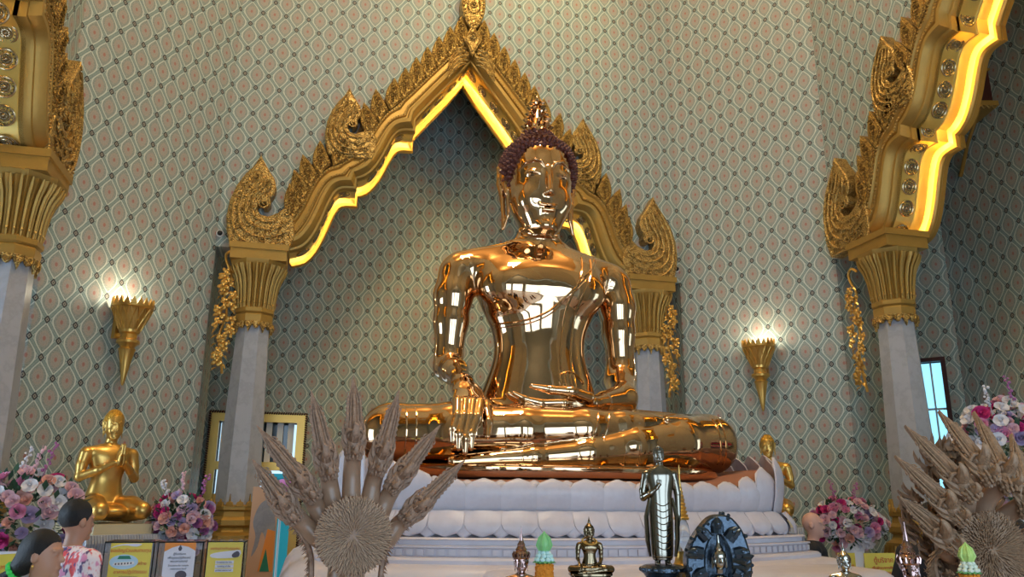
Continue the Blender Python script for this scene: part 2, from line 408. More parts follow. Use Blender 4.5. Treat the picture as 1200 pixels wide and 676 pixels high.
LOCS = {'center': ((0, 3.93, 0), 0), 'right': ((4.91, -1.19, 0), -PI/2), 'left': ((-4.91, -1.19, 0), PI/2), 'front': ((0, -6.31, 0), PI)}
def bay_wall(name, key):
    loc, rz = LOCS[key]; R = Matrix.Rotation(rz, 3, 'Z'); L = Vector(loc)
    W = 3.41 if key in ('center', 'front') else 3.37
    def T(x, y, z): p = R @ Vector((x, y, z))+L; return (p.x, p.y, p.z)
    zb = 4.88; outer = [(-W, zb), (-2.95, zb)]+[(x*.99-.03*0, z+.0) for x, z in [(-2.6, zb)]+[(q[0]*.5+p[0]*.5, q[1]*.5+p[1]*.5) for p, q in zip(PF, QF)]+[(2.6, zb)]]+[(2.95, zb), (W, zb), (W, HT), (-W, HT)]
    tri = tessellate_polygon([[Vector((x, z, 0)) for x, z in outer]])
    vs = []; fs = []; n = len(outer)
    for y in (0, TH*.6): vs += [T(x, y, z) for x, z in outer]
    for t in tri:
        (ax, az), (bx, bz), (cx, cz) = [outer[i] for i in t]
        if (bx-ax)*(cz-az)-(cx-ax)*(bz-az) < 0: t = t[::-1]
        fs.append(tuple(t)); fs.append(tuple(i+n for i in t[::-1]))
    for i in range(n): j = (i+1) % n; fs.append((j, i, i+n, j+n))
    me = bpy.data.meshes.new(name); me.from_pydata(vs, [], fs); me.materials.append(M['paper']); l = me.uv_layers.new(name='UVMap')
    for lp in me.loops:
        i = lp.vertex_index % n; x, z = outer[i]; l.data[lp.index].uv = (x-W, z-FZ)
    o = bpy.data.objects.new(name, me); COL.objects.link(o); o['kind'] = 'structure'
for k in ('center', 'right', 'left', 'front'): bay_wall('wall_'+k, k)
# corridor walls
OUT = [(-3.7, 6.2), (3.7, 6.2), (6.95, 2.37), (6.95, -4.75), (3.7, -10.6), (-3.7, -10.6), (-6.95, -4.75), (-6.95, 2.37)]
def holed(name, a, b, holes, off=0, th=.3):
    """wall a->b (room side) with rectangular holes (u0,u1,z0,z1), plus reveals"""
    d = math.dist(a, b); u = ((b[0]-a[0])/d, (b[1]-a[1])/d); nrm = (-u[1], u[0])
    us = sorted({0, d}|{h[0] for h in holes}|{h[1] for h in holes}); faces = []
    def pt(s, z, y=0): return (a[0]+u[0]*s+nrm[0]*y, a[1]+u[1]*s+nrm[1]*y, z)
    o = (a[0]-u[0]*off, a[1]-u[1]*off)
    for s0, s1 in zip(us[:-1], us[1:]):
        z = 0
        for h in sorted([h for h in holes if h[0] <= s0 and h[1] >= s1], key=lambda h: h[2]):
            if h[2] > z: faces.append(([pt(s0, z), pt(s1, z), pt(s1, h[2]), pt(s0, h[2])], o, u))
            z = h[3]
        faces.append(([pt(s0, z), pt(s1, z), pt(s1, HT), pt(s0, HT)], o, u))
    for h in holes:
        for (sa, za), (sb, zb) in (((h[0], h[2]), (h[0], h[3])), ((h[0], h[3]), (h[1], h[3])), ((h[1], h[3]), (h[1], h[2])), ((h[1], h[2]), (h[0], h[2]))):
            faces.append(([pt(sa, za), pt(sb, zb), pt(sb, zb, th), pt(sa, za, th)], o, u))
    return ngon_wall(name, faces)
holed('wall_back', OUT[0], OUT[1], [(.34, 1.50, 0, 2.75)], off=-.05)          # door with transom grille, left
holed('wall_back_right_chamfer', OUT[1], OUT[2], [(4.48, 4.78, .9, 3.60)])
holed('wall_right_outer', OUT[2], OUT[3], [(4.2, 6.4, 0, 3.4)])
holed('wall_left_outer', OUT[6], OUT[7], [(2.4, 4.7, 0, 3.4)])
holed('wall_back_left_chamfer', OUT[7], OUT[0], [(4.56, 4.96, .3, 3.6)])
holed('wall_entrance', OUT[4], OUT[5], [(.3, 1.9, 0, 4.6), (2.4, 5.0, 0, 4.6), (5.5, 7.1, 0, 4.6)])
holed('wall_entrance_right', OUT[3], OUT[4], []); holed('wall_entrance_left', OUT[5], OUT[6], [])
b = MB(); b.box(-9, 9, -12, 9, -.1, 0); tag(b.build('floor', M['floor'], smooth=False), kind='structure')
b = MB(); b.box(-8, 8, -12, 7.5, HT, HT+.1); tag(b.build('ceiling', M['ceil'], smooth=False), kind='structure')

# ------------------------------------------------------------------ arch frames
def scroll_finial(s=1.0):
    out = [(0,1.30),(-.05,1.16),(-.16,1.02),(-.26,.84),(-.33,.62),(-.35,.40),(-.33,.2),(-.27,0),(.45,0),(.52,.18),(.50,.40),(.42,.62),
           (.36,.58),(.28,.50),(.16,.44),(.06,.46),(.02,.53),(.03,.60),(.08,.64),(.12,.60),(.10,.555),(.15,.56),(.185,.62),(.17,.69),(.21,.75),(.235,.84),(.20,.97),(.10,1.12),(.04,1.22)]
    return [(x*s, z*s) for x, z in out]
FIN_LINES = [[(-.02,1.18),(-.12,1.0),(-.22,.80),(-.28,.55),(-.25,.25),(-.1,.08),(.15,.05),(.38,.1)],
             [(.0,1.08),(-.08,.92),(-.16,.75),(-.21,.52),(-.17,.3),(-.02,.17),(.2,.15),(.42,.25)],
             [(.04,1.05),(-.01,.88),(-.09,.7),(-.13,.5),(-.08,.35),(.08,.27),(.28,.28),(.45,.42)],
             [(.1,1.0),(.06,.85),(-.02,.72),(-.05,.55),(0,.42),(.12,.36),(.28,.38)],
             [(.15,.95),(.13,.82),(.1,.72)]]
def finial(b, x0, z0, s, mir, y=-.20, th=.20, tilt=0):
    c_, s_ = math.cos(tilt), math.sin(tilt)
    def f(x, yy, z):
        x, z = x*c_-z*s_, x*s_+z*c_
        return (x0+(x if mir > 0 else -x), yy, z0+z)
    n0 = len(b.v); o = [(x, z) for x, z in scroll_finial(s)]
    k = len(b.f); b.prism(o, y, y+th, .018, f)
    if mir < 0: b.f[k:] = [t[::-1] for t in b.f[k:]]
    for L in FIN_LINES:
        P = crom([(x*s, y-.010, z*s) for x, z in L], 4); P = [f(*p) for p in P]; n = len(P)
        b.tube(P, [.026*s*(.35+.65*math.sin(PI*min(1, (i+1)/n*1.2))) for i in range(n)], 6)
        for q in range(3, n-3, 3):
            w = P[q]; b.ball((w[0]+.03*s*mir, y-.01, w[2]-.012), .013*s, 5, 4)
    for (cx_, cz_, rr, dr) in ((-.03,.98,.045,1), (-.12,.86,.05,-1), (.05,.83,.045,1), (-.20,.68,.05,1), (-.06,.72,.04,-1), (-.26,.48,.045,-1), (-.14,.5,.04,1), (-.20,.28,.05,1), (-.07,.33,.045,-1), (.05,.24,.045,1), (-.12,.12,.045,-1), (.12,.12,.05,1), (.22,.26,.045,-1), (.33,.16,.05,1), (.36,.36,.045,-1), (.40,.5,.035,1), (.14,.9,.035,-1)):
        P = [f((cx_+rr*(1-t)*math.cos(dr*(8.5*t)+cx_*20))*s, y-.012, (cz_+rr*(1-t)*math.sin(dr*(8.5*t)+cx_*20))*s) for t in [q/12 for q in range(12)]]
        b.tube(P, [.011*s]*10+[.009*s, .007*s], 5)
    # spiral eye
    P = [(.1*s+.075*s*(1-t)*math.cos(5.2*t*2+2.2), y-.01, .61*s+.075*s*(1-t)*math.sin(5.2*t*2+2.2)) for t in [i/16 for i in range(15)]]
    b.tube([f(*p) for p in P], .014*s, 5)
    for i in range(26):   # bead border on the outer side
        t = i/25; q = crom([(0,1.24),(-.1,1.04),(-.24,.80),(-.31,.5),(-.3,.2),(-.22,.03)], 5); a = q[int(t*(len(q)-1))]
        b.ball(f(a[0]*s, y-.002, a[1]*s), .016*s, 6, 4)
def frame_meshes():
    ms = {}
    sec = [(0,.02),(-.0,-.05),(.05,-.085),(.13,-.09),(.17,-.13),(.30,-.185),(.42,-.19),(.47,-.15),(.52,-.15),(.55,-.18),(.62,-.18),(.65,-.15),(.80,-.145),(.86,-.175),(.93,-.175),(.96,-.14),(1,-.13),(1.0,.05)]
    b = MB(); n = len(PF); vs = []; fs = []
    for p, q in zip(PF, QF):
        for t, y in sec: vs.append((p[0]+(q[0]-p[0])*t, y, p[1]+(q[1]-p[1])*t))
    k = len(sec)
    for i in range(n-1):
        for j in range(k-1): fs.append((i*k+j, i*k+j+1, (i+1)*k+j+1, (i+1)*k+j))
    b.add(vs, fs); ms['moulding'] = (b, 'gilt')
    # soffit channel + back lip
    def off(d): 
        o = []
        for i, (p, q) in enumerate(zip(PF, QF)):
            v = (Vector(q)-Vector(p)).normalized(); o.append((p[0]+v.x*d, p[1]+v.y*d))
        return o
    A, B_, Cc = off(0.0), off(.10), off(-.05)
    secs = [(A,-.02),(A,.02),(off(.012),.03),(off(.012),.25),(A,.26),(A,.275),(B_,.28),(B_,.50),(A,.53)]; b = MB(); vs = []; fs = []
    for i in range(n):
        for L, y in secs: vs.append((L[i][0], y, L[i][1]))
    k = len(secs)
    for i in range(n-1):
        for j in range(k-1): fs.append((i*k+j, (i+1)*k+j, (i+1)*k+j+1, i*k+j+1))
    b.add(vs, fs); ms['lit_soffit'] = (b, 'gilt_bright')
    secs = [(A,.50),(Cc,.50),(off(-.07),.53),(off(-.07),.56),(off(-.03),.60),(off(-.03),.66),(off(.2),.66)]; b = MB(); vs = []; fs = []
    for i in range(n):
        for L, y in secs: vs.append((L[i][0], y, L[i][1]))
    k = len(secs)
    for i in range(n-1):
        for j in range(k-1): fs.append((i*k+j, (i+1)*k+j, (i+1)*k+j+1, i*k+j+1))
    b.add(vs, fs); ms['inner_lip'] = (b, 'gilt')
    b = MB(); O = []
    for i, (p, q) in enumerate(zip(PF, QF)):
        v = (Vector(q)-Vector(p)).normalized(); O.append((q[0]+v.x*.20, q[1]+v.y*.20))
    vs = []; fs = []
    for q, o_ in zip(QF, O): vs += [(q[0], -.05, q[1]), (o_[0], -.05, o_[1]), (o_[0], .02, o_[1])]
    for i in range(n-1):
        for j in range(2): fs.append((i*3+j, i*3+j+1, (i+1)*3+j+1, (i+1)*3+j))
    b.add(vs, fs); ms['leaf_shade_backing'] = (b, 'gilt_shade')  # dark strip behind the leaves, painting shade into the slits
    b = MB(); D = off(.06); b.tube([(x, .292, z) for x, z in D], .009, 6, up=(0, 1, 0)); ms['light_strip'] = (b, 'strip')
    # beads along the moulding
    for row, tt, yy, st, rr in (('outer_bead_row', .90, -.178, .045, .013), ('middle_bead_row', .585, -.185, .04, .011)):
        acc = 0; last = None; b = MB()
        for p, q in zip(PF, QF):
            c = Vector((p[0]+(q[0]-p[0])*tt, p[1]+(q[1]-p[1])*tt))
            if last is not None:
                d = (c-last).length; s0 = st-acc
                while s0 < d:
                    w = last+(c-last)*(s0/d); b.ball((w.x, yy, w.y), rr, 5, 4); s0 += st
                acc = d-(s0-st)
            last = c
        ms[row] = (b, 'carved_fine')
    return ms
FM = frame_meshes()
def leaf_mesh():
    """x runs along the frame, z outwards; the leaf leans forward along the frame"""
    b = MB(); o = crom([(.0,-.02),(.035,.09),(.10,.17),(.20,.235),(.385,.285)], 3)+crom([(.355,.20),(.285,.08),(.22,-.02)], 3)
    b.prism(o, -.20, .0, .012)
    b.tube([(x, -.203, z) for x, z in crom([(.03,.0), (.06,.08), (.125,.145), (.22,.20), (.33,.255)], 3)], .009, 5)
    b.tube([(.185, -.203, .0), (.235, -.203, .08), (.30, -.203, .175), (.345, -.2, .25)], .008, 5)
    for i in range(7):
        t = i/6; x = .11+.16*t; z = .02+.17*t
        b.tube([(x-.03, -.205, z+.005), (x-.018, -.214, z+.03), (x+.012, -.214, z+.03), (x+.018, -.205, z+.008)], [.008, .011, .010, .003], 5)
        b.ball((x+.03, -.205, z-.012+.01*t), .009, 5, 4)
    return b
def medallion_mesh():
    b = MB()
    for r, t in ((.095, .012), (.055, .008)):
        P = [(r*math.cos(a), 0, r*math.sin(a)) for a in [2*PI*i/20 for i in range(21)]]; b.tube(P, t, 6, cap=False)
    for i in range(10):
        a = 2*PI*i/10; b.ball((.032*math.cos(a), 0, .032*math.sin(a)), (.014, .010, .014), 6, 4)
    b.ball((0, -.004, 0), .02, 8, 5)
    for i in range(14):
        a = 2*PI*i/14; b.ball((.076*math.cos(a), 0, .076*math.sin(a)), .009, 5, 4)
    return b
M['gilt_shade'] = noisy('painted_shade_gilt', (.20, .12, .04), (.14, .08, .03), 9, .6, .5, .2)  # darker gilt tone stands in for shade between the leaves
M['ring'] = noisy('silvered_gilt', (.62, .45, .2), (.35, .3, .25), 20, .25, .9, .2)
def arch(key, label, front=True):
    loc, rz = LOCS[key]; r = empty('arch_frame', loc, rz, label, 'arch', None)
    for nm, (b, m_) in FM.items():
        if nm == 'inner_lip' and key == 'x': continue
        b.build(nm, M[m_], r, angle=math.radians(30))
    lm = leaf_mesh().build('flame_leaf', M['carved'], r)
    # leaves stand along the outer edge, leaning outwards
    pts = []
    def along(i0, i1, n, mir):
        seg = [Vector(QL[i]) for i in range(i0, i1+1)]; L = [0]
        for a, c in zip(seg, seg[1:]): L.append(L[-1]+(c-a).length)
        for k in range(n):
            d = L[-1]*(k+.1)/n; j = max(i for i in range(len(L)) if L[i] <= d); j = min(j, len(seg)-2)
            p = seg[j].lerp(seg[j+1], (d-L[j])/(L[j+1]-L[j])); e0 = seg[max(j-1, 0)]; e1 = seg[min(j+3, len(seg)-1)]; pts.append((p.x, p.y, mir, math.atan2(e1.y-e0.y, e1.x-e0.x)))
    n1 = 11; 
    along(4, 24, 5, 0); along(32, len(QL)-2, 9, 0)
    first = True
    for x, z, _, t in pts:
        for sgn in (1, -1):
            o = lm if first else lm.copy()
            if not first: COL.objects.link(o); o.parent = r
            first = False
            o.location = (x*sgn, 0, z); o.rotation_euler = (0, -t*sgn, 0); o.scale = (sgn*1.08, 1, 1.10)
    for (x0, z0, s) in ((-2.93, 4.84, 1.04), (-1.80, 6.30, .84)):
        for mir in (1, -1):
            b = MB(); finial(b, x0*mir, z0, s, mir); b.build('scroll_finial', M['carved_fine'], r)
    b = MB()   # apex ornament
    o = crom([(0,8.62),(-.13,8.78),(-.185,9.0),(-.18,9.22),(-.12,9.45),(-.05,9.7),(0,9.95),(.05,9.7),(.12,9.45),(.18,9.22),(.185,9.0),(.13,8.78)], 3, True)
    b.prism(o, -.26, -.02, .02)
    for rr, zz in ((.045, 9.05), (.05, 8.5)):
        b.tube([(rr*math.cos(a), -.27, zz+rr*math.sin(a)) for a in [2*PI*i/16 for i in range(17)]], .012, 6, cap=False); b.ball((0, -.27, zz), .02, 8, 6)
    for i in range(40):
        a = o[int(i*len(o)/40)]; b.ball((a[0]*.82, -.265, 9.1+(a[1]-9.1)*.86), .017, 6, 4)
    for i in range(24):
        a = 2*PI*i/24; b.ball((.1*math.cos(a), -.265, 9.05+.15*math.sin(a)), .014, 6, 4)
    b.prism([(0,8.16),(-.15,8.45),(-.11,8.52),(0,8.72),(.11,8.52),(.15,8.45)], -.25, -.02, .02)
    b.tube([(0,-.255,8.24),(-.11,-.255,8.45),(0,-.255,8.66),(.11,-.255,8.45),(0,-.255,8.24)], .012, 6, cap=False)
    b.build('apex_ornament', M['carved_fine'], r)
    for sgn in (1, -1):      # curling fronds hugging the apex
        b = MB()
        for q in range(5):
            P = [(sgn*(.06+.30*t), -.2-.01*q, 8.30-.08*q*.9-.28*t+.1*math.sin(PI*t)) for t in [i/8 for i in range(9)]]
            b.tube(P, [.03*math.sin(PI*(i+.6)/9.5) for i in range(9)], 6)
        b.tube([(sgn*(.2+.07*(1-t)*math.cos(9*t)), -.22, 8.22+.07*(1-t)*math.sin(9*t)) for t in [i/16 for i in range(15)]], .016, 6)
        b.build('apex_frond', M['carved_fine'], r)
    # medallions on the soffit
    md = medallion_mesh().build('medallion', M['ring'], r); first = True
    L = 0; last = None; st = .235; acc = .1
    for i in range(1, len(PF)-1):
        p, q = Vector(PF[i]), Vector(QF[i]); v = (q-p).normalized(); c = p+v*.004
        if last is not None:
            acc += (c-last).length
            tdir = (Vector(PF[i+1])-Vector(PF[i-1])).normalized()
            if acc > st:
                acc = 0; o = md if first else md.copy()
                if not first: COL.objects.link(o); o.parent = r
                first = False
                nn = Vector((-tdir.y, tdir.x)); nn = nn if nn.dot(v) > 0 else -nn
                o.location = (c.x, .145, c.y); o.rotation_euler = (0, 0, 0)
                # local -y (face) must look to the opening: build a basis
                fy = Vector((nn.x, 0, nn.y)); fx = Vector((tdir.x, 0, tdir.y)); fz = fx.cross(fy)
                o.rotation_euler = Matrix((fx, fy, fz)).transposed().to_euler()
        last = c
    return r
arch('center', 'gilded lobed arch frame with flame finials behind the large seated golden statue')
arch('right', 'gilded lobed arch frame at the right edge, brightly lit underside with round medallions')
arch('left', 'gilded lobed arch frame cut off by the left edge of the photo')

# ------------------------------------------------------------------ columns
def col_meshes():
    d = {}
    R8 = PI/8
    b = MB(); b.lathe([(.285, 1.35), (.27, 2.2), (.235, 3.2), (.215, 3.85)], 8, rot=R8); d['shaft'] = (b, 'column')
    b = MB()
    b.box(-.36, .36, -.30, .30, 4.66, 4.87); b.box(-.38, .38, -.32, .32, 4.80, 4.88)
    b.lathe([(.38, 4.66), (.36, 4.60), (.33, 4.57)], 8, rot=R8)
    b.lathe([(.235, 4.04), (.265, 4.02), (.265, 3.97), (.24, 3.95), (.255, 3.93), (.255, 3.88), (.245, 3.80)], 8, rot=R8)
    # fluted bell
    n = 48; vs = []; fs = []; prof_ = [(.225, 4.02), (.232, 4.1), (.24, 4.2), (.255, 4.32), (.285, 4.44), (.335, 4.54), (.355, 4.60)]
    for r_, z in prof_:
        for i in range(n): a = 2*PI*i/n; rr = r_*(1+.05*(1 if i % 2 else -1)); vs.append((rr*math.cos(a), rr*math.sin(a), z))
    for j in range(len(prof_)-1):
        for i in range(n): fs.append((j*n+i, j*n+(i+1) % n, (j+1)*n+(i+1) % n, (j+1)*n+i))
    b.add(vs, fs)
    for i in range(24):
        a = 2*PI*i/24
        b.tube([(r_*1.05*math.cos(a), r_*1.05*math.sin(a), z) for r_, z in prof_], [.012, .014, .016, .018, .02, .018, .008], 5)
        b.ball((.25*math.cos(a), .25*math.sin(a), 4.09), .016, 6, 4)
    d['capital'] = (b, 'gilt')
    b = MB()
    for i in range(16):     # pendant leaves under the capital
        a = 2*PI*(i+.5)/16; big = i % 2; mt = Matrix.Rotation(a+PI/2, 4, 'Z') @ Matrix.Translation((0, -.235, 3.84))
        k = len(b.v); o = [(-.048, 0), (-.045, -.05), (-.02, -.09), (0, -.15 if big else -.10), (.02, -.09), (.045, -.05), (.048, 0)]
        b.prism(o, -.02, .01, .006); b.v[k:] = [tuple(mt @ Vector(p)) for p in b.v[k:]]
        k = len(b.v); b.tube([(-.03, -.02, -.01), (-.028, -.025, -.06), (0, -.025, -.085), (.028, -.025, -.06), (.03, -.02, -.01)], .008, 5); b.v[k:] = [tuple(mt @ Vector(p)) for p in b.v[k:]]
    d['capital_pendants'] = (b, 'carved_fine')
    b = MB(); b.lathe([(.29, 1.52), (.33, 1.50), (.33, 1.46), (.30, 1.44), (.31, 1.38), (.355, 1.34), (.355, 1.28), (.31, 1.25), (.33, 1.2), (.40, 1.16), (.40, 1.02), (.36, 1.0), (.36, .86), (.43, .83), (.43, .62)], 8, rot=R8)
    for i in range(16):
        a = 2*PI*(i+.5)/16; mt = Matrix.Rotation(a+PI/2, 4, 'Z') @ Matrix.Translation((0, -.305, 1.50)); k = len(b.v)
        h = .15 if i % 2 else .09; b.prism([(-.05, 0), (-.035, .05), (-.01, .06), (0, h), (.01, .06), (.035, .05), (.05, 0)], -.015, .01, .005); b.v[k:] = [tuple(mt @ Vector(p)) for p in b.v[k:]]
        mt = Matrix.Rotation(a+PI/2, 4, 'Z') @ Matrix.Translation((0, -.385, 1.09)); k = len(b.v)
        b.tube([(-.05, -.0, .04), (-.05, -.02, -.06), (0, -.03, -.08), (.05, -.02, -.06), (.05, 0, .04)], .012, 5); b.v[k:] = [tuple(mt @ Vector(p)) for p in b.v[k:]]
    d['gilded_base'] = (b, 'gilt')
    b = MB(); b.box(-.46, .46, -.46, .46, 0, .62); b.box(-.5, .5, -.5, .5, 0, .3); d['plinth'] = (b, 'stone')
    return d
CM = col_meshes(); colproto = None
def column(loc, rz, label):
    global colproto
    if colproto is None:
        r = empty('marble_column', loc, rz, label, 'column')
        for k, (b, m_) in CM.items(): b.build(k, M[m_], r, angle=math.radians(30))
        colproto = r
    else:
        r = copy_tree(colproto); r.location = loc; r.rotation_euler = (0, 0, rz); tag(r, label, 'column')
    return r
column((-2.83, 3.95, 0), 0, 'grey marble column with gilded base, left of the golden seated statue')
column((2.83, 3.95, 0), 0, 'grey marble column mostly hidden behind the arm of the golden seated statue')
column((4.97, 1.24, 0), -PI/2, 'grey marble column carrying the brightly lit arch at right, behind the carved serpents')
column((-4.97, 1.5, 0), PI/2, 'grey marble column at the left edge, top of its shaft just in frame')

# ------------------------------------------------------------------ hanging gilt floral brackets
def festoon():
    rnd = random.Random(3); b = MB()
    b.tube(crom([(.10, 0, 0), (.02, -.02, .06), (-.05, -.02, 0), (-.02, -.02, -.12), (.04, 0, -.28), (-.02, 0, -.5), (.03, 0, -.8), (-.03, 0, -1.1), (.02, 0, -1.4), (.05, 0, -1.58)], 4), .018, 6)
    for i in range(20):
        z = -.25-i*.062; wd = .10*math.sin(PI*(i+3)/25)+.02; x = rnd.uniform(-wd, wd); y = -.05+rnd.uniform(-.03, .02); s = rnd.uniform(.045, .062)
        b.ball((x, y-.03, z), s*.35, 7, 5)
        for k in range(5):
            a = 2*PI*k/5+rnd.random()
            mt = Matrix.Rotation(a, 3, 'Y')
            b.ball((x+s*.75*math.sin(a), y, z+s*.75*math.cos(a)), (s*.45, s*.22, s*.62), 6, 5, mt)
    for i in range(26):
        z = -.2-i*.052; sx = (-1)**i; wd = .12*math.sin(PI*(i+3)/31)
        p = Vector((sx*wd*.6, -.01, z)); q = p+Vector((sx*rnd.uniform(.03, .07), rnd.uniform(-.05, .0), -rnd.uniform(.04, .10)))
        b.tube([p, p.lerp(q, .5)+Vector((0, -.02, .01)), q], [.008, .024, .003], 5, .45)
    return b
fest = festoon().build('floral_bracket', M['gold_leaf'], None, loc=(-3.20, 3.80, 4.72)); tag(fest, 'hanging gilt floral bracket left of the left marble column capital', 'ornament')
for loc, rz, lab in (((3.13, 3.80, 4.66), 0, 'hanging gilt floral bracket right of the golden statue arm'), ((4.84, 1.78, 4.55), -PI/2, 'hanging gilt floral bracket beside the column of the right-hand lit arch')):
    o = fest.copy(); COL.objects.link(o); o.location = loc; o.rotation_euler.z = rz
    if loc[0] > 0 and rz == 0: o.scale.x = -1
    tag(o, lab, 'ornament')
# ------------------------------------------------------------------ wall sconces
def sconce(x, y, z, ang, label):
    r = empty('wall_lamp', (x, y, z), ang, label, 'wall lamp')
    b = MB(); b.lathe([(.008, -.85), (.02, -.82), (.035, -.72), (.06, -.58), (.085, -.46), (.095, -.44), (.075, -.42), (.095, -.39), (.125, -.37), (.125, -.34), (.09, -.32), (.085, -.27), (.11, -.25), (.115, -.22)], 24)
    b.build('tapered_foot', M['gold_leaf'], r)
    b = MB(); b.lathe([(.11, -.23), (.135, -.17), (.165, -.10), (.20, .0), (.215, .03), (.225, .035), (.225, .065), (.205, .07), (.19, .06), (.15, -.05), (.1, -.18)], 24)
    for i in range(16):
        for sg in (1, -1):
            P = [((.115+.1*t)*math.cos(2*PI*(i+sg*t*.9)/16), (.115+.1*t)*math.sin(2*PI*(i+sg*t*.9)/16), -.22+.24*t) for t in [k/5 for k in range(6)]]
            b.tube(P, .008, 5)
    b.build('bowl', M['gold_leaf'], r)
    b = MB()
    for i in range(20):
        a = 2*PI*i/20; mt = Matrix.Rotation(a, 4, 'Z') @ Matrix.Translation((0, -.215, .06)); k = len(b.v)
        b.prism([(-.034, 0), (-.022, .035), (0, .085), (.022, .035), (.034, 0)], -.012, .008, .004); b.v[k:] = [tuple(mt @ Vector(p)) for p in b.v[k:]]
    b.build('crown_rim', M['gold_leaf'], r)
    b = MB(); b.ball((0, .02, -.02), (.09, .09, .05), 12, 8); b.build('lamp', M['bulb'], r)
    b = MB(); b.box(-.05, .05, .18, .24, -.3, -.02); b.box(-.02, .02, .05, .2, -.28, -.24); b.build('bracket', M['gold_leaf'], r)
    l = point('sconce_light', (x, y, z+.16), 8, (1, .88, .66), .06)
_nl = Vector((1.75, -1.5)).normalized()
sconce(-4.268+_nl.x*.24, 2.93+_nl.y*.24, 3.66, math.atan2(_nl.y, _nl.x)+PI/2, 'glowing gilded cone wall lamp on the left wall above the praying statue')
sconce(4.205-_nl.x*.24, 3.0+_nl.y*.24, 3.66, math.atan2(_nl.y, -_nl.x)+PI/2, 'glowing gilded cone wall lamp on the right wall beside the lit arch')
# ------------------------------------------------------------------ security cameras
for x, z, lab in ((-3.37, 5.05, 'small black dome security camera on the wall left of the arch'), (3.34, 5.09, 'small black dome security camera on the wall right of the golden statue')):
    r = empty('security_camera', (x, 3.93, z), 0, lab, 'security camera')
    b = MB(); b.lathe([(.035, 0), (.05, .01), (.052, .03), (.045, .05)], 16, mt=Matrix.Rotation(PI/2, 4, 'X')); b.build('housing', M['white'], r)
    b = MB(); b.ball((0, -.055, 0), .036, 12, 8); b.build('dome', M['black'], r)
# ------------------------------------------------------------------ door and windows in the corridor
def gold_frame(name, w_, h_, fw=.13):
    pass
door = empty('door_1', (-2.78, 6.2, 0)); door['kind'] = 'structure'
b = MB()
for x0, x1, z0, z1 in ((-.72, -.58, 0, 2.89), (.58, .72, 0, 2.89), (-.58, .58, 2.75, 2.89), (-.58, .58, 2.02, 2.14)): b.box(x0, x1, -.06, .2, z0, z1)
b.build('door_frame', M['gold_leaf'], door, smooth=False)
b = MB()
for P in ([(-.72, -.07, 0), (-.72, -.07, 2.89), (.72, -.07, 2.89), (.72, -.07, 0)],):
    for a, c in zip(P, P[1:]):
        L = (Vector(c)-Vector(a)).length; n = int(L/.035)
        for i in range(n): p = Vector(a).lerp(Vector(c), i/n); b.ball(p, (.026, .026, .016) if a[0] == c[0] else (.016, .026, .026), 6, 4, Matrix.Rotation(.5, 3, 'Y'))
b.build('rope_border', M['dark_wood'], door)
b = MB()
for i in range(7): x = -.5+i*.166; b.box(x-.045, x+.045, .02, .05, 2.14, 2.75)
b.build('transom_bars', M['grille'], door, smooth=False)
def glass_pane(name, verts, n):
    me = bpy.data.meshes.new(name); me.from_pydata(verts, [], [(0, 1, 2, 3)]); me.materials.append(M['sky_glass'])
    o = bpy.data.objects.new(name, me); COL.objects.link(o); return o
b = MB(); b.box(-.46, .46, .22, .24, 2.14, 2.75); M['dark_glass'] = mat('dark_glass', (.05, .08, .1), .1); b.build('transom_glass', M['dark_glass'], door, smooth=False)
def window(nm, a, b_, s0, s1, z0, z1, fmat='dark_wood', bars=1):
    d = math.dist(a, b_); u = Vector(((b_[0]-a[0])/d, (b_[1]-a[1])/d, 0)); n = Vector((-u.y, u.x, 0))
    r = empty(nm, Vector((a[0], a[1], 0))+u*(s0+s1)/2); r.rotation_euler.z = math.atan2(u.y, u.x); r['kind'] = 'structure'
    w_ = (s1-s0)/2; b = MB()
    for x0, x1, za, zb in ((-w_-.06, -w_, z0-.06, z1+.06), (w_, w_+.06, z0-.06, z1+.06), (-w_, w_, z1, z1+.06), (-w_, w_, z0-.06, z0)): b.box(x0, x1, -.04, .12, za, zb)
    b.build('window_frame', M[fmat], r, smooth=False)
    b = MB()
    for i in range(1, bars+1): x = -w_+2*w_*i/(bars+1); b.box(x-.012, x+.012, .08, .11, z0, z1)
    for i in range(1, 4): z = z0+(z1-z0)*i/4; b.box(-w_, w_, .08, .11, z-.015, z+.015)
    b.build('glazing_bars', M['grille'], r, smooth=False)
    b = MB(); b.box(-w_, w_, .15, .17, z0, z1); b.build('pane', M['sky_glass'], r, smooth=False)
window('window_1', OUT[1], OUT[2], 4.48, 4.78, .9, 3.60)
window('window_2', OUT[7], OUT[0], 4.56, 4.96, .3, 3.6, bars=1)
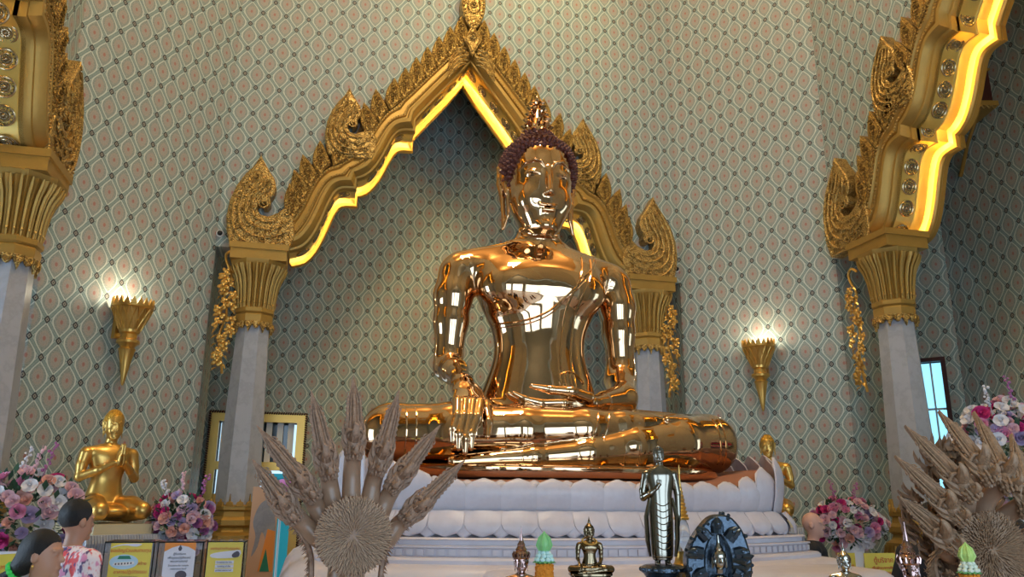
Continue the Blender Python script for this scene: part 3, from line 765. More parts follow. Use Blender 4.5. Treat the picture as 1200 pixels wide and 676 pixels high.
# dark red lacquered canopy with gilt edges in the corridor behind the lit arch
# ================================================================== THE GREAT SEATED STATUE
def face_sdf(P, cx, cy, z0, s):
    """face/neck features; cx, cy, z0 = chin height, s = scale (1 = the great statue)"""
    q = (P-np.array((cx, cy, z0), 'f'))/s
    zs, ws = smooth_tab([0.0, .05, .12, .24, .38, .55, .72, .88, .98, 1.04], [.07, .14, .19, .245, .28, .30, .305, .27, .18, .05])
    _, ds = smooth_tab([0.0, .05, .12, .24, .38, .55, .72, .88, .98, 1.04], [.06, .13, .19, .255, .30, .33, .34, .30, .2, .05])
    _, cy_ = smooth_tab([0.0, .05, .12, .24, .38, .55, .72, .88, .98, 1.04], [.5-.16, .5-.13, .5-.09, .5-.045, .5-.02, .5, .5+.02, .5+.03, .5+.03, .5+.03])
    cy_ = [c-.5 for c in cy_]
    d = prof(q, zs, ws, ds, cy_, 0, 2.15)
    d = sm(d, rc(q, (0,-.325,.60), (0,-.375,.355), .012, .032), .035)          # nose
    d = sm(d, rc(q, (-.032,-.345,.345), (.032,-.345,.345), .024), .02)
    for sx in (-1, 1):
        br = [(sx*.025,-.33,.585), (sx*.07,-.335,.645), (sx*.13,-.32,.665), (sx*.19,-.275,.645), (sx*.235,-.215,.59)]
        d = sm(d, chain(q, br, [.008, .012, .013, .011, .006], .01), .012)
        d = sm(d, el(q, (sx*.115,-.268,.545), (.078,.052,.045)), .02)           # eyelid
        d = -sm(-d, rc(q, (sx*.065,-.34,.515), (sx*.165,-.295,.53), .010), .012) # slit below the lid
        d = sm(d, rc(q, (sx*.012,-.335,.235), (sx*.075,-.295,.255), .018, .008), .012)   # upper lip
        d = sm(d, el(q, (sx*.15,-.18,.33), (.10,.10,.12)), .06)
        # ear: rim, long lobe
        ear = [(sx*.285,-.03,.48), (sx*.325,.02,.68), (sx*.365,.06,.70), (sx*.36,.08,.56), (sx*.335,.05,.40), (sx*.325,.03,.22), (sx*.335,.01,.10)]
        d = sm(d, chain(q, ear, [.018,.024,.026,.026,.024,.020,.016], .015), .012)
        d = sm(d, chain(q, [(sx*.31,-.01,.44), (sx*.335,.03,.62), (sx*.32,.02,.5)], [.02, .022, .02], .02), .02)
        d = sm(d, chain(q, [(sx*.30,-.01,.44), (sx*.295,-.02,.22), (sx*.33,.0,.10)], [.018,.014,.014], .012), .012)
    d = sm(d, rc(q, (-.045,-.318,.195), (.045,-.318,.195), .020), .012)         # lower lip
    d = -sm(-d, rc(q, (-.07,-.335,.222), (.07,-.335,.222), .005), .006)
    d = sm(d, el(q, (0,-.245,.07), (.075,.06,.055)), .05)                        # chin
    return d*s
CX = -.03
def statue_body(P):
    q = P.copy(); q[:, 0] -= CX
    zs, ws = smooth_tab([1.9, 2.15, 2.4, 2.6, 2.8, 2.95, 3.1, 3.28, 3.45, 3.62, 3.75, 3.86, 3.94], [.62, .60, .565, .50, .435, .42, .445, .525, .605, .64, .60, .44, .24])
    _, ds = smooth_tab([1.9, 2.15, 2.4, 2.6, 2.8, 2.95, 3.1, 3.28, 3.45, 3.62, 3.75, 3.86, 3.94], [.40, .40, .385, .345, .30, .285, .295, .325, .355, .345, .285, .20, .12])
    _, cs = smooth_tab([1.9, 2.15, 2.4, 2.6, 2.8, 2.95, 3.1, 3.28, 3.45, 3.62, 3.75, 3.86, 3.94], [1.0, 1.0, 1.0, .98, .96, .96, .97, .98, .97, .98, 1.0, 1.02, 1.03])
    cs = [c-1 for c in cs]
    d = prof(q, zs, ws, ds, cs, 0, 2.2)
    for sx in (-1, 1):
        d = sm(d, el(q, (sx*.30,-.20,3.45), (.27,.16,.19)), .10)                 # pectorals
        d = sm(d, rc(q, (0,.04,3.90), (sx*.72,.04,3.69), .13, .15), .10)          # shoulder yoke
    d = sm(d, rc(q, (0,.02,3.8), (0,-.0,4.15), .195, .185), .13)                  # neck
    for z in (3.98, 4.05): d = sm(d, el(q, (0,-.02,z), (.205,.20,.018)), .012)
    d = sm(d, rc(q, (0,-.03,4.05), (0,-.08,4.12), .15, .15), .06)
    # legs: folded, right shin over left
    L = chain(q, [(.30,-.05,2.15), (1.36,-.50,2.09)], [.30, .245], .1)
    L = sm(L, chain(q, [(1.38,-.56,2.08), (.95,-.80,2.06), (.5,-.93,2.01), (.1,-1.02,1.95), (-.35,-1.07,1.91), (-.95,-1.05,1.87)], [.245, .235, .19, .135, .085, .045], .05), .08)
    Rr = chain(q, [(-.30,-.05,2.15), (-1.34,-.50,2.09)], [.30, .24], .1)
    Rr = sm(Rr, chain(q, [(-1.36,-.56,2.09), (-.9,-.80,2.095), (-.4,-.90,2.11), (.1,-.94,2.135), (.42,-.93,2.17), (.66,-.91,2.195)], [.24, .235, .21, .175, .13, .10], .05), .08)
    Rr = sm(Rr, chain(q, [(.55,-.95,2.19), (.75,-.90,2.20), (.97,-.82,2.22)], [.10, .085, .035], .03, (1, 1, 1.25)), .04)   # foot
    for i in range(5):
        Rr = sm(Rr, rc(q, (.80+.02*i,-.97+.075*i,2.235), (.99+.01*i-.012*i*i,-.93+.075*i,2.245), .030, .022), .008)
    lap = el(q, (0,-.42,2.07), (1.05,.52,.21))
    legs = sm(sm(L, lap, .05), Rr, .010)
    d = sm(d, legs, .06)
    # right arm (image left), reaching down over the shin
    a = chain(q, [(-.765,.04,3.62), (-.80,.02,3.40), (-.815,.01,3.15), (-.83,.0,2.86)], [.175, .172, .150, .128], .06)
    a = sm(a, chain(q, [(-.83,-.0,2.84), (-.835,-.02,2.74), (-.82,-.26,2.66), (-.815,-.52,2.57)], [.125, .125, .112, .078], .05), .03)
    d = sm(d, a, .045)
    hand = chain(q, [(-.815,-.52,2.57), (-.83,-.68,2.49), (-.845,-.82,2.42)], [.080, .092, .088], .03)
    for i in range(4):
        x0 = -.935+.058*i
        hand = sm(hand, rc(q, (-.83,-.72,2.47), (x0,-1.06+.012*abs(i-1.5),2.30), .07, .042), .03)
    tips = [(-.985,-1.20,2.00), (-.945,-1.225,1.955), (-.90,-1.23,1.925), (-.855,-1.22,1.96)]
    for i in range(4):
        x0 = -.935+.058*i; t = tips[i]
        fg = chain(q, [(x0,-1.06,2.31), (x0*.6+t[0]*.4,-1.165,2.19), (t[0],t[1],t[2]+.1), t], [.038, .034, .029, .020], .01)
        hand = sm(hand, fg, .008)
    th = chain(q, [(-.76,-.80,2.44), (-.70,-.97,2.30), (-.705,-1.10,2.16), (-.72,-1.15,2.05)], [.05, .042, .033, .020], .02)
    hand = sm(hand, th, .02)
    d = sm(d, hand, .012)
    # left arm, forearm across to the lap, palm up
    a = chain(q, [(.765,.04,3.62), (.80,.03,3.40), (.81,.03,3.15), (.82,.03,2.86)], [.175, .170, .148, .13], .06)
    a = sm(a, chain(q, [(.82,.03,2.80), (.80,.0,2.70), (.68,-.34,2.48), (.36,-.66,2.40)], [.135, .14, .125, .082], .06), .04)
    d = sm(d, a, .045)
    hand = chain(q, [(.36,-.66,2.40), (.20,-.76,2.365), (.02,-.82,2.35)], [.082, .088, .075], .04, (1, .8, 1.2))
    for i in range(4):
        y0 = -.95+.062*i
        hand = sm(hand, rc(q, (.16,-.77,2.36), (-.06,y0,2.345), .06, .036), .03)
        hand = sm(hand, chain(q, [(-.06,y0,2.345), (-.26,y0-.005,2.335), (-.38-.02*(i in (1, 2)),y0,2.36), (-.47-.025*(i in (1, 2)),y0+.01,2.405)], [.036, .033, .028, .018], .01), .008)
    hand = sm(hand, chain(q, [(.16,-.90,2.40), (.0,-.95,2.435), (-.16,-.93,2.445), (-.32,-.92,2.47)], [.05, .042, .034, .02], .02), .02)
    d = sm(d, hand, .015)
    # robe: broad folded sash from the left shoulder to the navel, modelled as a shallow raised band
    head = face_sdf(q, 0, -.02, 3.98, 1.04)
    return sm(d, head, .03)
def seg(*parts): return np.unique(np.concatenate([np.arange(a, b, h) for a, b, h in parts]+[[parts[-1][1]]]).round(5))
# the girdle and seams are thin raised cords laid on the surface
def raycast_y(f, xs, zs, y0=-1.6, n=60):
    P = np.stack([xs, np.full(len(xs), y0), zs], 1).astype('f')
    for _ in range(n): P[:, 1] += np.maximum(f(P)*.7, 0)
    return [tuple(map(float, p)) for p in P if p[1] < .25]
great = empty('seated_buddha', (0, 0, 0), 0, 'huge polished golden seated statue on the white lotus pedestal', 'statue')
def gold_mirror():
    mt = mat('mirror_gold', (.68, .435, .245), .045, 1); t = NT(mt); v = t.coord()
    t.put(mt.node_tree.nodes['Principled BSDF'].inputs['Roughness'], t.m('ADD', t.m('MULTIPLY', t.noise(v, 2.2, 4), .07), .01))
    t.bump(t.noise(v, 2.2, 2, .5), .30, .03); return mt
M['mirror'] = gold_mirror()
body = sdf_obj('body', statue_body, None, None, None, M['mirror'], great,
    axes=[seg((-1.72,-1.1,.024), (-1.1,-.6,.0115), (-.6,-.42,.016), (-.42,.40,.0105), (.40,1.2,.018), (1.2,1.72,.024)),
          seg((-1.36,-.7,.0135), (-.7,-.1,.0165), (-.1,.55,.022)), seg((1.78,1.9,.018), (1.9,2.55,.0125), (2.55,3.9,.021), (3.9,5.12,.0105))])
b = MB()
xs = np.linspace(.63, -.58, 60)
line = [(.52,3.86),(.44,3.72),(.30,3.55),(.16,3.40),(.0,3.25),(-.14,3.17),(-.28,3.13),(-.42,3.12),(-.50,3.13)]
def cord(b, pts, r=.011, dx=0):
    P = crom(pts, 8); P = raycast_y(statue_body, np.array([p[0]+dx for p in P]), np.array([p[1] for p in P])); b.tube(P, r, 6)
cord(b, line); cord(b, [(x, z-.035) for x, z in line], .007)
b.build('robe_edge', M['mirror'], great)
b = MB()
for x in (.10, .20): cord(b, [(x+.24, 3.80), (x+.18, 3.6), (x+.05, 3.3), (x, 3.0), (x-.02, 2.8), (x-.01, 2.62)], .012)
b.build('shoulder_cloth_edge', M['mirror'], great)
b = MB()
for i in range(5):
    cord(b, [(.07+.035*i, 2.70-.015*(i % 2)), (.06+.035*i, 2.62), (.085+.035*i, 2.55-.01*i)], .012)
cord(b, [(.06,2.66),(.14,2.69),(.22,2.67),(.30,2.60)], .013)
b.build('cloth_hem', M['mirror'], great)
b = MB()
for sx, cc in ((-1, [(-1.24,-.02)]), (1, [(1.30,0)])):
    for x, _ in cc:
        for dx in (0, .07):
            P = raycast_y(statue_body, np.full(24, x+dx*sx), np.linspace(2.28, 1.90, 24)); b.tube(P, .008, 6)
for x0 in (.10, .20):
    P = raycast_y(statue_body, np.full(14, x0)+np.linspace(.05,-.03,14), np.linspace(2.26, 2.05, 14)); b.tube(P, .009, 6)
for x0 in (.34, .46):
    P = raycast_y(statue_body, np.full(14, x0), np.linspace(2.02, 1.84, 14)); b.tube(P, .007, 6)
b.build('garment_cuffs', M['mirror'], great)
# eyes inlaid
HZ = 3.98; HS = 1.04
for sx in (-1, 1):
    b = MB(); b.ball((CX+sx*.115*HS, -.02-.276*HS, HZ+.517*HS), (.055, .028, .013), 12, 8, Matrix.Rotation(-sx*.35, 3, 'Z')); b.build('inlaid_eye', M['black'], great)
# curled hair
def hair_shell(P):
    q = P.copy(); q[:, 0] -= CX
    d = el(q, (0,.02,4.70), (.365,.405,.36)); d = sm(d, el(q, (0,.03,5.03), (.155,.16,.12)), .09)
    lim = 4.84-1.2*np.clip(q[:, 1]+.27, 0, .26)          # hairline drops towards the ears and nape
    lim = lim-.55*np.clip(np.abs(q[:, 0])-.14, 0, .3)
    return np.maximum(d, (lim-q[:, 2])*.6)
hair = sdf_obj('hair', lambda P: hair_shell(P)+.006, (-.5,-.42,4.2), (.45,.5,5.25), .016, M['copper_hair'], great)
b = MB(); rnd = random.Random(5)
X = np.array([v.co[:] for v in hair.data.vertices]); Nn = np.array([n.vector[:] for n in hair.data.vertex_normals]) if hasattr(hair.data, 'vertex_normals') else None
sel = []; cell = {}
order = sorted(range(len(X)), key=lambda i: (round(X[i][2]/.046), math.atan2(X[i][1], X[i][0])))
for i in order:
    p = X[i]
    qv = p-np.array([CX, .05, 4.70 if p[2] < 4.93 else 4.95]); nv = qv/np.linalg.norm(qv)
    if nv[2] < -.75: continue
    key = tuple((p/.046).astype(int)); ok = True
    for dx in (-1, 0, 1):
        for dy in (-1, 0, 1):
            for dz in (-1, 0, 1):
                for o in cell.get((key[0]+dx, key[1]+dy, key[2]+dz), ()):
                    if ((o-p)**2).sum() < .045**2: ok = False
    if ok: cell.setdefault(key, []).append(p); sel.append((p, nv))
for p, nv in sel:
    q = Vector(nv).to_track_quat('Z', 'Y').to_matrix()
    k = len(b.v); b.lathe([(.025, -.008), (.0265, .005), (.021, .016), (.0155, .021), (.0145, .029), (.005, .038)], 7)
    b.v[k:] = [tuple(q @ Vector(v)+Vector(p)) for v in b.v[k:]]
tag(b.build('hair_curls', M['copper_hair'], great), kind='stuff')
# flame finial
b = MB(); b.lathe([(.085, 0), (.10, .03), (.105, .07), (.095, .13), (.07, .22), (.045, .30), (.025, .38), (.012, .44), (.004, .47)], 16, c=(CX, .03, 5.08))
for ring, (z, r, n_, h) in enumerate(((.02, .095, 9, .10), (.09, .10, 9, .10), (.16, .085, 8, .10), (.23, .062, 7, .09), (.30, .045, 6, .08), (.36, .028, 5, .07))):
    for i in range(n_):
        a = 2*PI*(i+.5*(ring % 2))/n_; c, s_ = math.cos(a), math.sin(a)
        b.tube([(CX+r*.8*c, .03+r*.8*s_, 5.08+z), (CX+(r+.022)*c, .03+(r+.022)*s_, 5.08+z+h*.35), (CX+(r*.85)*c, .03+r*.85*s_, 5.08+z+h*.7), (CX+(r*.95+.01)*c, .03+(r*.95+.01)*s_, 5.08+z+h)], [.018, .02, .013, .003], 5)
ff = b.build('flame_finial', M['mirror'], great); ff.matrix_local = Matrix.Translation((CX, .03, 5.06)) @ Matrix.Diagonal((1.22, 1.22, 1.03, 1)) @ Matrix.Translation((-CX, -.03, -5.08))
# gilded seat slab under the crossed legs
def superell(a, bb, ex, n=72, cx=0, cy=0):
    o = []
    for i in range(n):
        t = 2*PI*i/n; c, s_ = math.cos(t), math.sin(t)
        o.append((cx+a*abs(c)**(2/ex)*(1 if c > 0 else -1), cy+bb*abs(s_)**(2/ex)*(1 if s_ > 0 else -1)))
    return o
def stack(b, secs, ex=2.6, n=96, cx=0, cy=-.3, rise=None):
    """secs: (a, b, z); rise(x) adds height"""
    vs = []; fs = []
    for a, bb, z in secs:
        for x, y in superell(a, bb, ex, n, cx, cy): vs.append((x, y, z+(rise(x, y, z) if rise else 0)))
    k = len(secs)
    for j in range(k-1):
        for i in range(n): fs.append((j*n+i, j*n+(i+1) % n, (j+1)*n+(i+1) % n, (j+1)*n+i))
    fs.append(tuple(range(n))[::-1]); fs.append(tuple((k-1)*n+i for i in range(n)))
    return b.add(vs, fs)
b = MB(); stack(b, [(1.30,.98,1.755),(1.36,1.04,1.76),(1.38,1.06,1.79),(1.38,1.06,1.83),(1.34,1.02,1.855),(1.2,.9,1.86)], 3.0, cx=CX, cy=-.25)
b.build('seat_slab', M['mirror'], great, angle=math.radians(50))

def plan(a, yf, yb=1.0, n=200, cx=-.02, c=.52):
    P = []
    for i in range(41):
        x = -a+2*a*i/40; P.append((cx+x, yf+c*(abs(x)/a)**2.3))
    P = P+[(cx+a, yb), (cx-a, yb)]
    for _ in range(2):       # soften the corners
        Q = []
        for i in range(len(P)):
            p, q = P[i], P[(i+1) % len(P)]; d = math.dist(p, q); f = min(.25, .22/d) if d > .3 else .25
            Q += [(p[0]+(q[0]-p[0])*f, p[1]+(q[1]-p[1])*f), (q[0]-(q[0]-p[0])*f, q[1]-(q[1]-p[1])*f)]
        P = Q
    L = [0]
    for i in range(len(P)): L.append(L[-1]+math.dist(P[i], P[(i+1) % len(P)]))
    out = []; i = 0
    for k in range(n):
        d = L[-1]*k/n
        while L[i+1] < d: i += 1
        p, q = P[i % len(P)], P[(i+1) % len(P)]; f = (d-L[i])/max(L[i+1]-L[i], 1e-9); out.append((p[0]+(q[0]-p[0])*f, p[1]+(q[1]-p[1])*f))
    return out, L[-1]
def tiers(b, secs, n=200, rise=None):
    vs = []; fs = []
    for a, yf, z in secs:
        for x, y in plan(a, yf, 1.0+(a-1.7), n)[0]: vs.append((x, y, z+(rise(x, z) if rise else 0)))
    k = len(secs)
    for j in range(k-1):
        for i in range(n): fs.append((j*n+i, j*n+(i+1) % n, (j+1)*n+(i+1) % n, (j+1)*n+i))
    fs.append(tuple(range(n))[::-1]); fs.append(tuple((k-1)*n+i for i in range(n)))
    return b.add(vs, fs)
# ------------------------------------------------------------------ lotus pedestal
ped = empty('lotus_pedestal', (0, 0, 0), 0, 'white marble lotus petal pedestal under the huge golden statue', 'pedestal')
b = MB(); tiers(b, [(1.60,-1.48,1.45),(1.67,-1.555,1.60),(1.66,-1.545,1.70),(1.62,-1.50,1.735),(1.2,-1.1,1.752),(.2,-.4,1.754)], 200, lambda x, z: .165*min(1.15, max(0, (abs(x)-.95)/.75))**1.8 if 1.69 < z < 1.745 else 0); b.build('terracotta_core', M['terracotta'], ped, angle=math.radians(50))
b = MB(); tiers(b, [(1.78,-1.66,1.20),(1.78,-1.66,1.33),(1.72,-1.60,1.38),(1.68,-1.56,1.45),(1.67,-1.55,1.55)]); b.build('waist_core', M['white_marble'], ped)
def petal_mesh(wd, h, bulge, th=.02):
    nu, nv = 8, 8; vs = []; fs = []
    for side in (0, 1):
        for j in range(nv+1):
            v = j/nv; w_ = wd/2*(1-max(0, (v-.55)/.45)**2.4)**.5*(.93+.07*math.sin(PI*v)) if v < 1 else wd*.04
            for i in range(nu+1):
                u = -1+2*i/nu
                y = -(bulge*math.sin(PI*(v*.75+.05))+.014*(1-u*u)*(1-.6*v))+(.035*max(0, v-.7)/.3*.6)
                vs.append((w_*u, y+(th*(1-abs(u)*.3) if side else 0), h*v))
    n1 = (nu+1)*(nv+1)
    for j in range(nv):
        for i in range(nu):
            a = j*(nu+1)+i; q = (a, a+1, a+nu+2, a+nu+1); fs.append(q); fs.append(tuple(x+n1 for x in q[::-1]))
    rim = [j*(nu+1)+nu for j in range(nv+1)]+[nv*(nu+1)+i for i in range(nu-1, -1, -1)]+[j*(nu+1) for j in range(nv-1, -1, -1)]
    for a, c in zip(rim, rim[1:]): fs.append((a, a+n1, c+n1, c))
    b = MB(); b.add(vs, fs); return b
def ring_points(a, yf, n, off=0):
    m = n*12; o, L = plan(a, yf, 1.0+(a-1.7), m); out = []
    for k in range(n):
        i = (k*12+int(off*12)) % m; p = o[i-4]; q = o[(i+4) % m]; out.append((o[i][0], o[i][1], math.atan2(-(q[0]-p[0]), q[1]-p[1]), L/n))
    return out
def rise(x, y=0): return .25*min(1.15, max(0, (abs(x)-.95)/.75))**1.8
protos = {}
def petals(name, n, a, bb, z, h, up, off=0, wd_k=1.0, extra=0, bulge=.06):
    pts = ring_points(a, bb, n, off)
    sp = pts[0][3]; b = petal_mesh(sp*wd_k, h, bulge); first = None
    for i, (x, y, an, _) in enumerate(pts):
        if i < 0: continue
        if first is None: o = first = b.build(name, M['white_marble'], ped, angle=math.radians(60))
        else: o = first.copy(); COL.objects.link(o); o.parent = ped
        o.location = (x, y, z); rz = an+PI/2
        if up: o.rotation_euler = (0, 0, rz); o.scale = (1.0+.22*min(1, max(0, (abs(x)-1.2)/.3)), 1, (h+rise(x, y))/h)
        else: o.rotation_euler = (Matrix.Rotation(rz, 3, 'Z') @ Matrix.Rotation(-.55, 3, 'X') @ Matrix.Rotation(PI, 3, 'Y')).to_euler()
petals('upper_petal', 46, 1.70, -1.58, 1.52, .225, True, wd_k=1.09, bulge=.045)
petals('inner_petal', 46, 1.67, -1.55, 1.53, .205, True, off=.5, wd_k=.75, bulge=.04)
petals('lower_petal', 46, 1.73, -1.61, 1.525, .175, False, wd_k=1.0, bulge=.02)
petals('lower_inner_petal', 46, 1.715, -1.595, 1.525, .185, False, off=.5, wd_k=.6, bulge=.015)
b = MB(); tiers(b, [(1.80,-1.68,1.362),(1.83,-1.71,1.36),(1.84,-1.72,1.35),(1.82,-1.70,1.345),(1.82,-1.70,1.315),(1.86,-1.75,1.31),(1.86,-1.75,1.30),(1.84,-1.73,1.295),(1.84,-1.73,1.245),(1.90,-1.79,1.24),(1.91,-1.80,1.225),(1.91,-1.80,1.20)]); b.build('stepped_band', M['white_marble'], ped, angle=math.radians(30))
b = MB()
for i, (x, y, an, sp) in enumerate(ring_points(1.84, -1.73, 170)):
    mt = Matrix.Translation((x, y, 0)) @ Matrix.Rotation(an+PI/2, 4, 'Z'); b.box(-.022, .022, -.014, .01, 1.252, 1.290, mt)
tag(b.build('fluting', M['white_marble'], ped, smooth=False), kind='stuff')
b = MB(); tiers(b, [(2.20,-1.98,0),(2.17,-1.95,.9),(2.12,-1.93,1.08),(2.06,-1.90,1.16),(1.99,-1.85,1.195),(1.9,-1.78,1.205),(1.5,-1.3,1.206)]); b.build('plinth', M['white_marble'], ped, angle=math.radians(60))
b = MB(); vs = [] 
for a, y0, z in ((1.36,-2.30,0),(1.36,-2.30,1.08),(1.345,-2.285,1.14),(1.31,-2.25,1.172),(1.26,-2.20,1.18),(.9,-2.0,1.181)):
    vs.append([(.42-a, -1.7, z), (.42-a, y0+.03, z), (.42-a+.03, y0, z), (.42+a-.1, y0, z), (.42+a, y0+.1, z), (.42+a, -1.7, z)])
fl = [p for r_ in vs for p in r_]; fs = []
for j in range(5):
    for i in range(6): fs.append((j*6+i, j*6+(i+1) % 6, (j+1)*6+(i+1) % 6, (j+1)*6+i))
fs.append((30, 31, 32, 33, 34, 35)); b.add(fl, fs); b.build('front_step', M['white_marble'], ped, angle=math.radians(50))
# ================================================================== GILDED DISCIPLES
def disciple_sdf(P):
    q = P
    zs, ws = smooth_tab([.10, .2, .32, .45, .58, .68, .75, .80], [.20, .205, .175, .155, .19, .215, .20, .10])
    _, ds = smooth_tab([.10, .2, .32, .45, .58, .68, .75, .80], [.17, .16, .125, .105, .125, .125, .10, .06])
    d = prof(q, zs, ws, ds, [0]*len(zs), 0, 2.1)
    d = sm(d, rc(q, (0,.01,.78), (0,0,.88), .062, .058), .03)
    for s in (-1, 1):
        d = sm(d, rc(q, (0,.01,.76), (s*.235,.01,.715), .05, .058), .04)
        d = sm(d, chain(q, [(s*.245,.0,.70), (s*.27,-.0,.58), (s*.285,-.02,.46)], [.062, .055, .046], .02), .02)
        d = sm(d, chain(q, [(s*.285,-.02,.46), (s*.16,-.17,.53), (s*.045,-.27,.61)], [.047, .040, .027], .015), .015)
        h = rc(q, (s*.022,-.275,.60), (s*.016,-.29,.69), .026, .024, (1.5, .8, 1))
        for i in range(4): h = sm(h, rc(q, (s*.014,-.315+.022*i,.69), (s*.011,-.325+.018*i,.80-.008*abs(i-1.5)), .0125, .009), .004)
        h = sm(h, rc(q, (s*.02,-.255,.64), (s*.016,-.235,.73), .014, .009), .006)
        d = sm(d, h, .01)
        leg = chain(q, [(s*.09,.02,.17), (s*.19,-.24,.16), (s*.215,-.44,.135)], [.125, .11, .085], .03)
        leg = sm(leg, chain(q, [(s*.215,-.44,.12), (s*.20,-.15,.075), (s*.13,.20,.06)], [.085, .07, .045], .03), .02)
        leg = sm(leg, rc(q, (s*.13,.18,.06), (s*.12,.32,.045), .042, .028), .02)
        d = sm(d, leg, .02)
    d = sm(d, el(q, (0,-.14,.12), (.20,.26,.075)), .03)
    return sm(d, face_sdf(q, 0, -.01, .845, .30), .015)
def disc_hair(P):
    d = el(P, (0,.004,1.065), (.100,.108,.105)); d = sm(d, el(P, (0,.01,1.15), (.05,.05,.03)), .03)
    lim = 1.095-.55*np.clip(P[:, 1]+.09, 0, .12)-.25*np.clip(np.abs(P[:, 0])-.04, 0, .1)
    return np.maximum(d, (lim-P[:, 2])*.6)
def bumpy_gold():
    mt = mat('curled_gilt_hair', (.72, .40, .06), .4, .9); t = NT(mt); t.bump(t.vor(t.coord(), 70), .9, .01); return mt
M['gilt_hair'] = bumpy_gold()
dis = empty('disciple_statue', (-3.78, 1.22, 1.375), .62, 'gilded kneeling statue praying with joined palms among flowers at left', 'statue', None, .86)
sdf_obj('body', disciple_sdf, None, None, None, M['gold_leaf'], dis, axes=[np.arange(-.36,.36,.0105), np.arange(-.56,.38,.0105), seg((0,.82,.0125),(.82,1.20,.0065))])
sdf_obj('hair', disc_hair, (-.14,-.13,.92), (.14,.15,1.22), .010, M['gilt_hair'], dis)
def surf(f, xs, zs, y0): 
    P = np.stack([xs, np.full(len(xs), y0), zs], 1).astype('f')
    for _ in range(60): P[:, 1] += np.maximum(f(P)*.7, 0)
    return [tuple(map(float, p)) for p in P if p[1] < .2]
b = MB(); L = crom([(.17,.74),(.08,.66),(-.04,.60),(-.15,.585)], 8); b.tube(surf(disciple_sdf, np.array([p[0] for p in L]), np.array([p[1] for p in L]), -.23), .006, 6); b.build('robe_edge', M['gold_leaf'], dis)
d2 = copy_tree(dis); d2.location = (3.55, 2.05, 1.41); d2.rotation_euler.z = -.60; tag(d2, 'gilded statue half hidden behind the right end of the lotus pedestal', 'statue')
# stands under the disciples
for (x, y, rz, z, lab) in ((-3.78, 1.22, .62, 1.375, 'ribbed marble pedestal with a cream slab under the gilded praying statue at left'), (3.55, 2.05, -.60, 1.41, 'marble pedestal behind the right end of the lotus pedestal under a half hidden gilded statue')):
    r = empty('statue_stand', (x, y, 0), rz, lab, 'stand')
    b = MB(); b.box(-.25, .25, -.47, .33, z-.085, z-.002); b.build('cream_slab', mat('cream_stone', (.60, .52, .33), .6), r, smooth=False)
    b = MB()
    for i in range(30):
        x0 = -.34+.68*i/29; b.tube([(x0, -.56, z-.22), (x0, -.585, z-.15), (x0, -.56, z-.09)], .014, 6)
    b.box(-.35, .35, -.565, .42, z-.23, z-.085); b.build('ribbed_plinth', M['column'], r)
    b = MB(); b.box(-.40, .40, -.6, .46, 0, z-.23); b.build('block', M['stone'], r, smooth=False)
# ================================================================== CARVED SERPENT SCULPTURES
def crest_mesh():
    b = MB(); o = []; n = 11
    for i in range(n):
        t = i/n; w_ = .125*(1-t**2.2)*(1-.25*t)+.004; o.append((w_, t)); o.append((w_*.72+.002, t+.6/n))
    poly = [(-x, z) for x, z in o]+[(0, 1.03)]+[(x, z) for x, z in o[::-1]]
    b.prism(poly, -.025, .03, .008)
    b.tube([(0,-.05,0), (0,-.055,.3), (0,-.045,.65), (0,-.02,.98)], [.045, .04, .026, .004], 7)
    for s in (-1, 1):
        b.tube([(s*.08,-.03,0), (s*.098,-.04,.22), (s*.085,-.035,.6), (s*.01,-.02,.95)], [.025, .024, .016, .003], 6)
        b.tube([(s*.04,-.05,.02), (s*.055,-.055,.25), (s*.045,-.045,.6), (s*.005,-.03,.92)], [.016, .016, .012, .003], 5)
        for k in range(9): b.tube([(s*.095,-.02,.05+k*.08), (s*(.142-.006*k),-.03,.09+k*.08), (s*(.13-.008*k),-.02,.13+k*.08)], [.014, .012, .003], 5)
    for k in range(22): b.ball((0,-.088+.0022*k,.05+k*.038), (.014, .012, .012), 5, 4)
    return b
